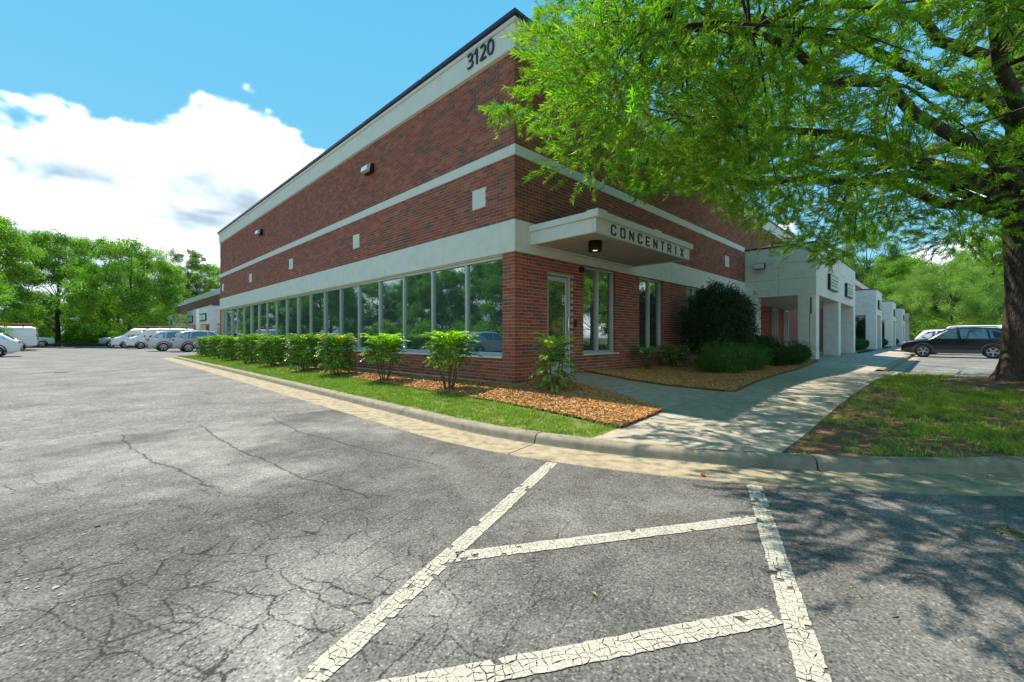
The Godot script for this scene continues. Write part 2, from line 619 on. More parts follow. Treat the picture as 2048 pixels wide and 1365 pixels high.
func sheet(poly: PackedVector2Array, cell: float, level: Callable, skirt := 0.0) -> MB:
	var b := MB.new()
	if Geometry2D.is_polygon_clockwise(poly): poly.reverse()
	var r := Rect2(poly[0], Vector2.ZERO)
	for p in poly: r = r.expand(p)
	for i in range(floori(r.position.x / cell), ceili(r.end.x / cell)):
		for j in range(floori(r.position.y / cell), ceili(r.end.y / cell)):
			var sq := PackedVector2Array([Vector2(i, j) * cell, Vector2(i + 1, j) * cell, Vector2(i + 1, j + 1) * cell, Vector2(i, j + 1) * cell])
			for q in Geometry2D.intersect_polygons(poly, sq):
				if q.size() < 3: continue
				var t3 := Geometry2D.triangulate_polygon(q)
				for k in range(0, t3.size(), 3):
					var pts := []
					for m in 3:
						var w: Vector2 = q[t3[k + m]]
						pts.append(Vector3(w.x, level.call(w.x, w.y), w.y))
					if (pts[1] - pts[0]).cross(pts[2] - pts[0]).y < 0: b.tri(pts[0], pts[2], pts[1])
					else: b.tri(pts[0], pts[1], pts[2])
	if skirt > 0:
		for i in poly.size():
			var a := poly[i]
			var e := poly[(i + 1) % poly.size()]
			var steps := maxi(1, int((e - a).length() / cell))
			for s in steps:
				var p := a.lerp(e, float(s) / steps)
				var q := a.lerp(e, float(s + 1) / steps)
				var pa := Vector3(p.x, level.call(p.x, p.y), p.y)
				var qa := Vector3(q.x, level.call(q.x, q.y), q.y)
				b.quad(pa, qa, qa - Vector3(0, skirt, 0), pa - Vector3(0, skirt, 0))
	return b

func flat(lo: Vector2, hi: Vector2, y: float) -> MB:
	var b := MB.new()
	b.quad(Vector3(lo.x, y, hi.y), Vector3(hi.x, y, hi.y), Vector3(hi.x, y, lo.y), Vector3(lo.x, y, lo.y))
	return b

func asphalt_maps() -> void:
	var size := 2048
	var a := noise_bytes(size, 51, 0.0022, 4)
	var b := noise_bytes(size, 53, 0.013, 3)
	# crazing: edges of warped cells
	var fc := FastNoiseLite.new()
	fc.seed = 57
	fc.noise_type = FastNoiseLite.TYPE_CELLULAR
	fc.cellular_return_type = FastNoiseLite.RETURN_DISTANCE2_SUB
	fc.cellular_jitter = 1.0
	fc.frequency = 0.021
	fc.fractal_type = FastNoiseLite.FRACTAL_NONE
	fc.domain_warp_enabled = true
	fc.domain_warp_amplitude = 16.0
	fc.domain_warp_frequency = 0.02
	var cim := fc.get_image(size, size, false, false, true)
	cim.convert(Image.FORMAT_L8)
	var craze := cim.get_data()
	var where := PackedByteArray()
	for j in 64:
		for i in 64:
			var wx := -8.0 + (i + 0.5) / 8.0
			var wz := -1.0 + (j + 0.5) / 8.0
			var d1 := Vector2(wx + 5.55, (wz - 3.35) * 0.9).length()
			where.append(int(clampf(8.0 * exp(-d1 * d1 * 0.75) + 1.0, 0, 20)))
	var blocks := PackedByteArray()
	for i in 1024 * 1024: blocks.append(rng.randi() & 255)
	var data := PackedByteArray()
	data.resize(size * size)
	var high := PackedByteArray()
	high.resize(size * size)
	for y in size:
		for x in size:
			var i := y * size + x
			var g: int = blocks[(y >> 1) * 1024 + (x >> 1)]
			var s: int = (g >> 2) - 32 + (rng.randi() & 31) - 16
			if g > 248: s = 62
			elif g < 10: s = -58
			var low: int = (a[i] * 3 + b[i] * 2) / 5 - 128
			var pale := clampf((0.62 - ((x * 0.00390625 - 1.0) * 0.50 + (y * 0.00390625) * 0.62) / 6.0 + (a[i] - 128) * 0.0062) * 2.2, 0.0, 1.0)
			var v: int = 136 + low * 6 / 16 + s + int(28.0 * pale)
			var h: int = 168 + (s >> 1)
			var t: int = where[(y >> 5) * 64 + (x >> 5)]
			# crazing shows in the worn, low patches
			t = t * (200 - b[i]) / 90
			if craze[i] < t:
				v = v * (38 + 40 * craze[i] / maxi(t, 1)) / 100
				h = 60
			data[i] = clampi(v, 0, 255)
			high[i] = h
	var px := size / 8.0
	var draw := func(line: Array, width: float, strength: float, wander: float) -> void:
		var at := Vector2(line[0][0] + 8.0, line[0][1] + 1.0) * px
		for k in range(1, line.size()):
			var to := Vector2(line[k][0] + 8.0, line[k][1] + 1.0) * px
			var steps := maxi(1, int((to - at).length() / 1.5))
			var along := (to - at).normalized()
			var off := 0.0
			for s in steps:
				var f := float(s) / steps
				off = clampf(off + rnd(-1.1, 1.1), -wander, wander) * (1.0 if s < steps - 6 else 0.7)
				var p := at.lerp(to, f) + along.orthogonal() * off
				var r := width * rnd(0.35, 1.3)
				for dx in range(-ceili(r), ceili(r) + 1):
					for dy in range(-ceili(r), ceili(r) + 1):
						var x := int(p.x) + dx
						var y := int(p.y) + dy
						if x < 0 or y < 0 or x >= size or y >= size: continue
						var far := sqrt(dx * dx + dy * dy)
						if far > r: continue
						var o := y * size + x
						var deep := strength * (1.0 - 0.5 * far / maxf(r, 0.5))
						data[o] = int(data[o] * (1.0 - deep * 0.72))
						high[o] = mini(high[o], int(168 - 150 * deep))
			at = to
	for line in CRACKS:
		draw.call(line, 1.05, 0.72, 3.5)
	# long raised seams of the old paving
	for line in SEAMS:
		draw.call(line, 3.6, 0.22, 9.0)
	# fine ravelled lines that run with the rolling direction, and short cross cracks
	for i in 620:
		var x := rnd(-7.4, -3.2)
		var z := rnd(-0.5, 5.4)
		var far := Vector2(x + 5.6, z - 3.3).length()
		if rng.randf() > exp(-far * far * 0.42) + 0.10: continue
		var l := rnd(0.10, 0.42)
		draw.call([[x, z], [x + l * 0.5, z - l * 0.17 + rnd(-0.02, 0.02)], [x + l, z - l * 0.30]], rnd(0.5, 1.1), rnd(0.5, 0.95), 2.5)
	for i in 90:
		var x := rnd(-7.4, -2.6)
		var z := rnd(0.0, 5.4)
		var l := rnd(0.1, 0.35)
		var dir := Vector2(cos(rnd(0, TAU)), sin(rnd(0, TAU))) * l
		draw.call([[x, z], [x + dir.x, z + dir.y]], rnd(0.6, 1.2), rnd(0.5, 0.9), 4.0)
	var near := mat(Color(0.42, 0.402, 0.385), 0.93)
	near.albedo_texture = gray_texture(data, size)
	near.heightmap_enabled = true
	near.heightmap_texture = gray_texture(high, size)
	near.heightmap_scale = 0.9
	near.texture_repeat = false
	M.asphalt_near = near
	# further off: the same paving without cracks, a sixteen metre tile
	var s2 := 1024
	var a2 := noise_bytes(s2, 61, 0.0088, 4)
	var b2 := noise_bytes(s2, 63, 0.052, 3)
	var d2 := PackedByteArray()
	d2.resize(s2 * s2)
	for i in s2 * s2:
		var g: int = blocks[i]
		var s: int = (g >> 2) - 32 + (rng.randi() & 31) - 16
		if g > 248: s = 62
		elif g < 10: s = -58
		d2[i] = clampi(162 + ((a2[i] * 3 + b2[i] * 2) / 5 - 128) * 6 / 16 + s, 0, 255)
	var wide := mat(Color(0.42, 0.402, 0.385), 0.93)
	tri_map(wide, 16.0, gray_texture(d2, s2))
	M.asphalt = wide

const CRACKS := [
	[[-6.9, 2.6], [-6.3, 2.9], [-6.04, 3.00], [-5.95, 3.08], [-5.87, 3.26], [-5.81, 3.41], [-5.76, 3.54], [-5.71, 3.64], [-5.64, 3.84], [-5.60, 3.91], [-5.53, 4.01], [-5.3, 4.5]],
	[[-5.86, 2.96], [-5.78, 2.96], [-5.68, 3.04], [-5.61, 3.16], [-5.57, 3.26], [-5.53, 3.31], [-5.44, 3.36], [-5.39, 3.47], [-5.30, 3.49], [-5.26, 3.67]],
	[[-5.54, 3.41], [-5.50, 3.49], [-5.49, 3.58], [-5.44, 3.67], [-5.37, 3.81], [-5.34, 3.86]],
	[[-5.15, 3.53], [-5.13, 3.64], [-5.10, 3.74], [-5.09, 3.86], [-5.03, 4.00]],
	[[-5.46, 3.86], [-5.45, 3.91], [-5.47, 3.96], [-5.53, 4.01]], [[-5.53, 3.75], [-5.58, 3.81], [-5.63, 3.84]],
	[[-5.28, 3.79], [-5.23, 3.91], [-5.20, 4.00], [-5.16, 4.06], [-5.13, 4.13]], [[-5.67, 3.40], [-5.64, 3.50], [-5.60, 3.49], [-5.49, 3.57]],
	[[-6.05, 2.21], [-6.02, 2.40], [-6.00, 2.51], [-6.04, 2.69], [-6.05, 2.81], [-6.00, 2.99]], [[-5.03, 3.43], [-5.09, 3.45], [-5.13, 3.47], [-5.15, 3.53]],
	[[-5.36, 3.80], [-5.28, 3.77], [-5.18, 3.70]], [[-5.64, 3.51], [-5.70, 3.58], [-5.71, 3.64]],
	[[-4.65, 4.03], [-4.65, 4.14], [-4.67, 4.24], [-4.69, 4.28], [-4.77, 4.33], [-4.81, 4.37], [-4.87, 4.42], [-4.98, 4.47]],
	[[-4.84, 4.42], [-4.84, 4.50], [-4.82, 4.59], [-4.82, 4.67], [-4.83, 4.73]], [[-5.12, 3.69], [-5.11, 3.80], [-5.08, 3.90], [-5.04, 3.99], [-5.02, 4.06]],
	[[-4.92, 3.86], [-4.90, 3.90], [-4.88, 3.99], [-4.87, 4.02]], [[-5.21, 3.96], [-5.16, 4.04], [-5.12, 4.12]], [[-5.04, 4.07], [-5.00, 4.13], [-4.96, 4.21]],
	[[-6.23, 0.68], [-6.14, 0.97]], [[-6.09, 0.45], [-6.04, 0.85], [-5.94, 0.86], [-5.91, 1.13], [-5.83, 1.28], [-5.70, 1.19], [-5.42, 0.94]], [[-5.19, 1.26], [-4.94, 1.22], [-4.64, 1.29]],
]
const SEAMS := [
	[[-6.46, -1.95], [-6.40, -0.9], [-6.3, 0.2]], [[-5.50, -1.40], [-5.42, 0.01], [-5.28, 0.88], [-5.16, 1.72], [-5.10, 1.87]],
	[[-4.70, -1.26], [-4.72, 0.11], [-4.62, 1.20], [-4.53, 2.20], [-4.4, 2.9]], [[-3.9, -1.3], [-3.95, 0.4], [-3.8, 1.7], [-3.6, 2.6]],
]

# worn road paint: a strip of crazed flakes with bare asphalt between them
func paint_line(parent: Node, a: Vector2, e: Vector2, width := 0.102) -> void:
	var b := MB.new()
	var d := (e - a).normalized()
	var s := d.orthogonal()
	var length := (e - a).length()
	var nu := int(length / 0.030)
	var nv := 4
	var y := LOT + 0.004
	var tatty := FastNoiseLite.new()
	tatty.seed = 88
	tatty.frequency = 2.2
	var grid := []
	for i in nu + 1:
		var row := []
		for j in nv + 1:
			var u := length * i / nu + rnd(-0.012, 0.012)
			var w := width * (float(j) / nv - 0.5) + (rnd(-0.011, 0.011) if j > 0 and j < nv else rnd(-0.004, 0.003))
			row.append(a + d * u + s * w)
		grid.append(row)
	for i in nu:
		for j in nv:
			var q := [grid[i][j], grid[i + 1][j], grid[i + 1][j + 1], grid[i][j + 1]]
			var mid: Vector2 = (q[0] + q[1] + q[2] + q[3]) / 4
			var wear := clampf(0.5 + 1.1 * tatty.get_noise_2d(mid.x, mid.y) + 0.5 * tatty.get_noise_2d(mid.x * 5.0, mid.y * 5.0) + (0.22 if j == 0 or j == nv - 1 else 0.0), 0, 1)
			if rng.randf() < 0.16 * pow(wear, 4.0): continue
			var gap := rnd(0.0001, 0.0006) + 0.0026 * pow(wear, 2.5) * rng.randf()
			var r := []
			for k in 4:
				var p: Vector2 = q[k]
				var cut := (mid - p).normalized() * gap * 1.4
				r.append(p + cut + Vector2(rnd(-0.0015, 0.0015), rnd(-0.0015, 0.0015)))
			# eight-sided flake
			var ring := []
			for k in 4:
				var p: Vector2 = r[k]
				var nx: Vector2 = r[(k + 1) % 4]
				ring.append(p.lerp(nx, rnd(0.04, 0.14)))
				ring.append(p.lerp(nx, rnd(0.45, 0.55)) + (mid - p.lerp(nx, 0.5)).normalized() * rnd(-0.001, 0.003))
				ring.append(p.lerp(nx, rnd(0.86, 0.96)))
			for k in ring.size():
				var p1: Vector2 = ring[k]
				var p2: Vector2 = ring[(k + 1) % ring.size()]
				var t1 := Vector3(mid.x, y, mid.y)
				var t2 := Vector3(p1.x, y, p1.y)
				var t3 := Vector3(p2.x, y, p2.y)
				if (t2 - t1).cross(t3 - t1).y < 0: b.tri(t1, t3, t2)
				else: b.tri(t1, t2, t3)
	part("painted_line", b, M.paint, parent)

func grounds() -> void:
	asphalt_maps()
	var g := setting("ground")
	part("terrain", flat(Vector2(-600, -600), Vector2(600, 600), -0.36), M.forest, g)

	var lot := setting("car_park")
	var far := MB.new()
	for r in [[-15.5, -74, 95, -1], [-15.5, -1, -8, 7], [0, -1, 95, 7], [-15.5, 7, 95, 27]]:
		far.quad(Vector3(r[0], LOT, r[3]), Vector3(r[2], LOT, r[3]), Vector3(r[2], LOT, r[1]), Vector3(r[0], LOT, r[1]))
	part("asphalt", far, M.asphalt, lot)
	var near := MB.new()
	near.quad(Vector3(-8, LOT, 7), Vector3(0, LOT, 7), Vector3(0, LOT, -1), Vector3(-8, LOT, -1))
	near.uv = PackedVector2Array([Vector2(0, 1), Vector2(1, 1), Vector2(1, 0), Vector2(0, 0)])
	part("asphalt", near, M.asphalt_near, lot)
	paint_line(lot, Vector2(-2.83, 3.255), Vector2(-6.6, 4.81))
	paint_line(lot, Vector2(-2.22, 4.72), Vector2(-6.4, 6.28))
	paint_line(lot, Vector2(-4.47, 3.965), Vector2(-2.86, 4.92))
	paint_line(lot, Vector2(-5.75, 4.12), Vector2(-3.85, 5.245))
	# a filled trench across the lot, and bay lines by the far cars
	var trench := flat(Vector2(-15.0, -16.6), Vector2(-2.9, -14.6), LOT + 0.004)
	part("asphalt_patch", trench, tri_map(mat(Color(0.44, 0.43, 0.42), 0.93), 16.0, M.asphalt.albedo_texture), lot)
	for z in [-34.6, -37.6, -40.6, -43.6, -46.6, -49.6, -52.6]:
		part("bay_line", flat(Vector2(-1.6, z), Vector2(3.2, z + 0.1), LOT + 0.004), M.paint, lot)
	for x in [14.2, 17.0, 19.8, 22.6, 25.4, 30.6, 33.4, 36.2]:
		part("bay_line", flat(Vector2(x, 5.0), Vector2(x + 0.1, 10.0), LOT + 0.004), M.paint, lot)

	# kerb with its gutter pan, cast in lengths
	var kerb := setting("kerb")
	var back := kerb_back()
	var total := []
	var run := 0.0
	for i in back.size():
		if i: run += (back[i] - back[i - 1]).length()
		total.append(run)
	var at_run := func(s: float) -> Array:
		s = clampf(s, 0, run - 0.001)
		var k := 0
		while total[k + 1] < s: k += 1
		var f: float = (s - total[k]) / (total[k + 1] - total[k])
		var p: Vector2 = back[k].lerp(back[k + 1], f)
		var a: Vector2 = back[maxi(k - 1, 0)].lerp(back[k], f)
		var e: Vector2 = back[k + 1].lerp(back[mini(k + 2, back.size() - 1)], f)
		var t := (e - a).normalized()
		return [p, Vector2(-t.y, t.x)]
	var joints := []
	var s0 := 0.0
	# joints seen in the photograph near the corner lie about 2.4 m apart
	while s0 < run - 0.6:
		joints.append(s0)
		s0 += 2.46
	joints.append(run)
	var profile := [Vector2(0.0, -0.152), Vector2(0.07, -0.149), Vector2(0.110, -0.155), Vector2(0.135, -0.170), Vector2(0.148, -0.192), Vector2(0.156, -0.225), Vector2(0.166, -0.2455)]
	var pan := [Vector2(0.168, -0.2460), Vector2(0.32, -0.2450), Vector2(0.50, -0.2430), Vector2(0.65, -0.2415), Vector2(0.653, -0.27)]
	for j in joints.size() - 1:
		for pass_ in 2:
			var prof: Array = profile if pass_ == 0 else pan
			var b := MB.new()
			var rings := []
			var from: float = joints[j] + 0.007
			var to: float = joints[j + 1] - 0.007
			var steps := maxi(2, int((to - from) / 0.22))
			for k in steps + 1:
				var f: Array = at_run.call(lerpf(from, to, float(k) / steps))
				var ring := []
				for q in prof:
					var w: Vector2 = f[0] + f[1] * q.x
					ring.append(Vector3(w.x, q.y + rnd(-0.0012, 0.0012), w.y))
				ring.reverse()
				rings.append(ring)
			b.loft(rings, false)
			for e in [0, rings.size() - 1]:
				var r: Array = rings[e]
				for k in r.size() - 1:
					b.quad(r[k], r[k + 1], r[k + 1] - Vector3(0, 0.1, 0), r[k] - Vector3(0, 0.1, 0))
			part("kerb_stone" if pass_ == 0 else "gutter_pan", b, M.kerb if pass_ == 0 else M.gutter, kerb)
	# straight kerb of the eastern bays
	for j in 24:
		var x := 11.6 + j * 3.0
		var b := MB.new()
		var rings := []
		for k in 2:
			var ring := []
			for q in profile: ring.append(Vector3(x + 0.007 + k * 2.986, q.y + 0.04 if q.y > -0.2 else q.y, 4.28 + q.x))
			ring.reverse()
			rings.append(ring)
		rings.reverse()
		b.loft(rings, false)
		part("kerb_stone", b, M.kerb, kerb)
		var p := MB.new()
		p.quad(Vector3(x + 0.007, -0.243, 4.80), Vector3(x + 2.993, -0.243, 4.80), Vector3(x + 2.993, -0.246, 4.473), Vector3(x + 0.007, -0.246, 4.473))
		part("gutter_pan", p, M.gutter, kerb)

	# pavement slabs
	var walk := setting("pavement")
	var upper := func(x: float) -> float: return lerpf(3.36, 2.52, clampf((x - 1.67) / 11.7, 0, 1)) if x < 13.4 else 2.46
	var cuts := [-2.2, -0.35, 1.20, 2.72, 4.24, 5.76, 7.28, 8.80, 10.6, 12.1, 13.4, 14.9, 16.4, 17.9, 19.4, 22.4, 25.4, 28.4, 31.4, 34.4, 40, 46, 52, 58, 64, 70, 76, 82, 90]
	for i in cuts.size() - 1:
		var x0: float = cuts[i] + 0.006
		var x1: float = cuts[i + 1] - 0.006
		var poly: PackedVector2Array
		var low := 4.70 if x0 < 8.7 else (4.86 if x0 < 10 else 4.27)
		if i == 0:
			poly = PackedVector2Array([Vector2(-0.36, 3.085), Vector2(x1, 4.70), Vector2(-1.43, 4.70)])
			# along the kerb's back edge
			for s in range(46, -1, -1):
				var f: Array = at_run.call(lerpf(23.0, 32.0, s / 46.0))
				var p: Vector2 = f[0] - f[1] * 0.012
				if p.y < 4.68 and p.y > 3.19: poly.append(p)
			poly.append(Vector2(-2.13, 3.178))
		elif i == 1:
			poly = PackedVector2Array([Vector2(x0, 3.09), Vector2(x1, 3.20), Vector2(x1, low), Vector2(x0, low)])
		elif i == 2:
			poly = PackedVector2Array([Vector2(x0, 3.21), Vector2(1.56, 3.22), Vector2(1.67, 3.36), Vector2(x1, upper.call(x1)), Vector2(x1, low), Vector2(x0, low)])
		else:
			poly = PackedVector2Array([Vector2(x0, upper.call(x0)), Vector2(x1, upper.call(x1)), Vector2(x1, low), Vector2(x0, low)])
		part("slab", sheet(poly, 0.5, rise, 0.09), M.walk[i % 3], walk)
	# the way to the door, in two pours
	part("slab", sheet(PackedVector2Array([Vector2(0.88, 0.0), Vector2(2.24, 0.0), Vector2(1.86, 0.9), Vector2(1.62, 1.6), Vector2(0.45, 1.6), Vector2(0.72, 0.9)]), 0.3, rise, 0.09), M.walk[1], walk)
	part("slab", sheet(PackedVector2Array([Vector2(0.44, 1.612), Vector2(1.615, 1.612), Vector2(1.5, 2.3), Vector2(1.55, 3.205), Vector2(1.18, 3.185), Vector2(-0.34, 3.07), Vector2(0.08, 2.4)]), 0.3, rise, 0.09), M.walk[0], walk)
	for i in 11:
		var g2 := MB.new()
		var x := 9.05 + i * 0.14
		g2.box(Vector3(x, rise(x, 4.3) + 0.0005, 3.95), Vector3(x + 0.05, rise(x, 4.3) + 0.012, 4.75))
		part("ramp_ridge", g2, M.walk[1], walk)
	# floors under the porticoes
	for r in [[13.4, 24.0], [32.8, 38.0], [46.6, 51.4], [60.6, 65.2], [73.6, 78.0], [83.0, 87.0]]:
		var b := MB.new()
		b.box(Vector3(r[0], -0.06, -0.69), Vector3(r[1], 0.065, 2.45))
		part("slab", b, M.walk[1], walk)

	# planting beds
	var edge := lawn_edge()
	var bed := setting("mulch_bed")
	var west := PackedVector2Array()
	for p in edge: west.append(p)
	west.append_array(PackedVector2Array([Vector2(-0.34, 3.10), Vector2(0.09, 2.38), Vector2(0.43, 1.59), Vector2(0.70, 0.9), Vector2(0.87, -0.05), Vector2(0.0, -0.06), Vector2(0.06, -24.6), Vector2(-0.8, -24.6)]))
	part("mulch", sheet(west, 0.35, func(x, z): return rise(x, z) + 0.022), M.mulch, bed)
	var south := PackedVector2Array([Vector2(2.27, -0.05), Vector2(1.89, 0.9), Vector2(1.64, 1.6), Vector2(1.53, 2.3), Vector2(1.59, 3.19), Vector2(1.68, 3.33), Vector2(13.3, 2.49), Vector2(13.36, -0.05)])
	part("mulch", sheet(south, 0.35, func(x, z): return rise(x, z) + 0.03, 0.05), M.mulch, bed)
	for r in [[24.0, 33.0], [38.0, 46.6], [51.4, 60.6], [65.2, 73.6], [78, 83]]:
		part("mulch", flat(Vector2(r[0], -0.7), Vector2(r[1], 2.44), 0.075), M.mulch, bed)
	var lawn := setting("lawn")
	var strip := PackedVector2Array()
	var inner := edge.duplicate()
	inner.reverse()
	for s in 90:
		var f: Array = at_run.call(lerpf(0.0, 28.5, s / 89.0))
		var p: Vector2 = f[0] - f[1] * 0.006
		if p.y < 3.15: strip.append(p)
	strip.append(Vector2(-2.13, 3.185))
	for p in inner: strip.append(p)
	part("turf", sheet(strip, 0.35, func(x, z): return rise(x, z) - 0.002), M.turf, lawn)
	var isle := PackedVector2Array([Vector2(-1.43, 4.705)])
	for s in 120:
		var f: Array = at_run.call(lerpf(24.0, run, s / 119.0))
		var p: Vector2 = f[0] - f[1] * 0.006
		if p.y > 4.75: isle.append(p)
	isle.append(Vector2(10.08, 4.88))
	isle.append(Vector2(8.75, 4.88))
	isle.append(Vector2(8.75, 4.716))
	part("turf", sheet(isle, 0.3, isle_level), M.soil, lawn)
	scatter(strip, isle, west, south, lawn, bed)

func lawn_edge() -> Array:
	return [Vector2(-0.80, -24.6), Vector2(-0.80, -16.0), Vector2(-0.85, -12.0), Vector2(-0.93, -8.5), Vector2(-1.05, -5.0), Vector2(-1.15, -2.6), Vector2(-1.21, -1.0), Vector2(-1.26, 0.9), Vector2(-1.32, 1.7), Vector2(-1.42, 2.5), Vector2(-1.52, 3.155)]

func isle_level(x: float, z: float) -> float:
	var d := Vector2(x - 7.55, z - 6.75).length()
	return rise(x, z) - 0.004 + 0.16 * exp(-d * d / 1.1) + 0.012 * sin(x * 5.1) * sin(z * 4.3)

func scatter(strip: PackedVector2Array, isle: PackedVector2Array, west: PackedVector2Array, south: PackedVector2Array, lawn: Node, bed: Node) -> void:
	# a tuft of grass
	var tufts := []
	for k in 2:
		var b := MB.new()
		for i in 20:
			var at := Vector3(rnd(-0.055, 0.055), -0.004, rnd(-0.055, 0.055))
			var lean := Vector3(rnd(-0.7, 0.7), 1.0, rnd(-0.7, 0.7)).normalized()
			var hgt := rnd(0.028, 0.062)
			var s := lean.cross(Vector3(rnd(-1, 1), 0.1, rnd(-1, 1))).normalized() * rnd(0.0018, 0.0032)
			b.paint(Color(0.22, 0.37, 0.04).lerp(Color(0.36, 0.49, 0.07), rng.randf()) if rng.randf() > 0.12 else Color(0.27, 0.23, 0.10))
			var mid := at + lean * hgt * 0.55
			var tip := at + lean * hgt + Vector3(lean.x, -0.25, lean.z) * hgt * 0.3
			b.quad(at - s, at + s, mid + s * 0.8, mid - s * 0.8)
			b.tri(mid - s * 0.8, mid + s * 0.8, tip)
		tufts.append(b.commit())
	var patch := FastNoiseLite.new()
	patch.seed = 5
	patch.frequency = 0.55
	for set_ in 2:
		var poly := strip if set_ == 0 else isle
		var where := [[], []]
		var tint := [[], []]
		var r := Rect2(poly[0], Vector2.ZERO)
		for p in poly: r = r.expand(p)
		var count := int(r.get_area() * (170 if set_ == 0 else 190))
		for i in count:
			var p := Vector2(rnd(r.position.x, r.end.x), rnd(r.position.y, r.end.y))
			var dist := (p - Vector2(EYE.x, EYE.z)).length()
			if dist > 14 and rng.randf() < 0.55: continue
			if not Geometry2D.is_point_in_polygon(p, poly): continue
			var lush := patch.get_noise_2d(p.x * 1.4, p.y * 1.4)
			if set_ == 1:
				var trunk := (p - Vector2(7.55, 6.75)).length()
				if trunk < 1.15 + lush: continue
				if p.y < 5.25 and p.x < 4.5 and rng.randf() < 0.75: continue
				if lush < -0.12 and rng.randf() < 0.85: continue
			elif lush < -0.3 and rng.randf() < 0.5: continue
			var y := rise(p.x, p.y) if set_ == 0 else isle_level(p.x, p.y)
			var k := rng.randi() & 1
			var s := rnd(0.8, 1.5)
			where[k].append(Transform3D(Basis(Vector3.UP, rnd(0, TAU)).scaled(Vector3(1.1, s * (1.0 if dist < 14 else 1.2), 1.1)), Vector3(p.x, y, p.y)))
			var q := rnd(0.75, 1.2)
			tint[k].append(Color(q * rnd(0.9, 1.2), q, q * 0.9))
		for k in 2: copies("grass", tufts[k], M.blade, lawn, where[k], tint[k])
	# wood chips
	var chip := MB.new()
	chip.obox(Transform3D(Basis(Vector3(0, 0, 1), 0.1), Vector3.ZERO), Vector3(0.052, 0.006, 0.011))
	chip.obox(Transform3D(Basis(Vector3(0, 1, 0), 0.25), Vector3(0.02, 0.001, 0.003)), Vector3(0.03, 0.005, 0.007))
	var chip_mesh := chip.commit()
	for set_ in 2:
		var poly := west if set_ == 0 else south
		var where := []
		var tint := []
		var r := Rect2(poly[0], Vector2.ZERO)
		for p in poly: r = r.expand(p)
		for i in (44000 if set_ == 0 else 30000):
			var p := Vector2(rnd(r.position.x, r.end.x), r.end.y - r.size.y * pow(rng.randf(), 2.0 if set_ == 0 else 1.0))
			if set_ == 1: p.x = r.position.x + r.size.x * pow(rng.randf(), 1.7)
			if not Geometry2D.is_point_in_polygon(p, poly): continue
			if p.x > 0.0 and p.y < 0.0: continue
			var s := rnd(0.5, 1.25)
			var basis := Basis(Vector3.UP, rnd(0, TAU)) * Basis(Vector3(0, 0, 1), rnd(-0.45, 0.45)) * Basis(Vector3(1, 0, 0), rnd(-0.5, 0.5))
			where.append(Transform3D(basis.scaled(Vector3(s, 1, s)), Vector3(p.x, rise(p.x, p.y) + 0.028 + rnd(0, 0.012), p.y)))
			var q := rnd(0.5, 1.25)
			tint.append((Color(0.53, 0.25, 0.072) if rng.randf() < 0.72 else Color(0.60, 0.40, 0.19)) * q)
		copies("wood_chips", chip_mesh, M.chip, bed, where, tint)
	# loose stones on the asphalt
	var st := MB.new()
	var rings := []
	for k in [[-0.5, 0.55], [0.0, 1.0], [0.55, 0.72], [0.8, 0.2]]:
		var ring := []
		for i in 7: ring.append(Vector3(cos(-TAU * i / 7), 0, sin(-TAU * i / 7)) * k[1] * rnd(0.8, 1.1) + Vector3(0, k[0], 0))
		rings.append(ring)
	st.loft(rings, true, true)
	var sw := []
	var sc := []
	for i in 420:
		var p := Vector2(-6.9 + absf(rng.randfn(0, 1.1)), rng.randfn(2.8, 1.6))
		if i < 110: p = Vector2(-6.05 + rng.randfn(0, 0.13), 2.9 + rng.randfn(0, 0.35))
		if p.y > 5.5 or p.x > -3.2 or p.y < -3: continue
		var s := rnd(0.003, 0.0075) * (1.9 if rng.randf() < 0.07 else 1.0)
		sw.append(Transform3D(Basis(Vector3.UP, rnd(0, TAU)).scaled(Vector3(s * rnd(0.9, 1.7), s * rnd(0.4, 0.9), s)), Vector3(p.x, LOT + s * 0.25, p.y)))
		sc.append(Color(0.20, 0.20, 0.20) * rnd(0.4, 1.9))
	copies("gravel", st.commit(), M.stone, self, sw, sc)
	tag(get_node("gravel"), "loose grey stone chips strewn over the cracked asphalt", "gravel", "", "stuff")

# ---------------------------------------------------------------- the office
# bricks of one face: along u from u0 to u1 in course k. face 0 = west (plane x 0, u runs along -Z), 1 = south (plane z 0, u runs along +X)
var brick_list := []

func lay(face: int, k: int, u0: float, u1: float, ends := true) -> void:
	var even := k % 2 == 0
	var u := 0.0
	# at the corner each course alternates: a header shows on one face where the other starts with a stretcher
	var first := 0.105 if (even and face == 0) or (not even and face == 1) else 0.0
	u = first
	var n := floori((u0 - first) / 0.203)
	u = first + n * 0.203
	while u < u1 - 0.01:
		var a := maxf(u, u0)
		var b := minf(u + 0.190, u1)
		if b - a > 0.025:
			var corner := (u0 < 0.01 and absf(u) < 0.001)
			brick_list.append([face, a, b, k, corner])
		u += 0.203

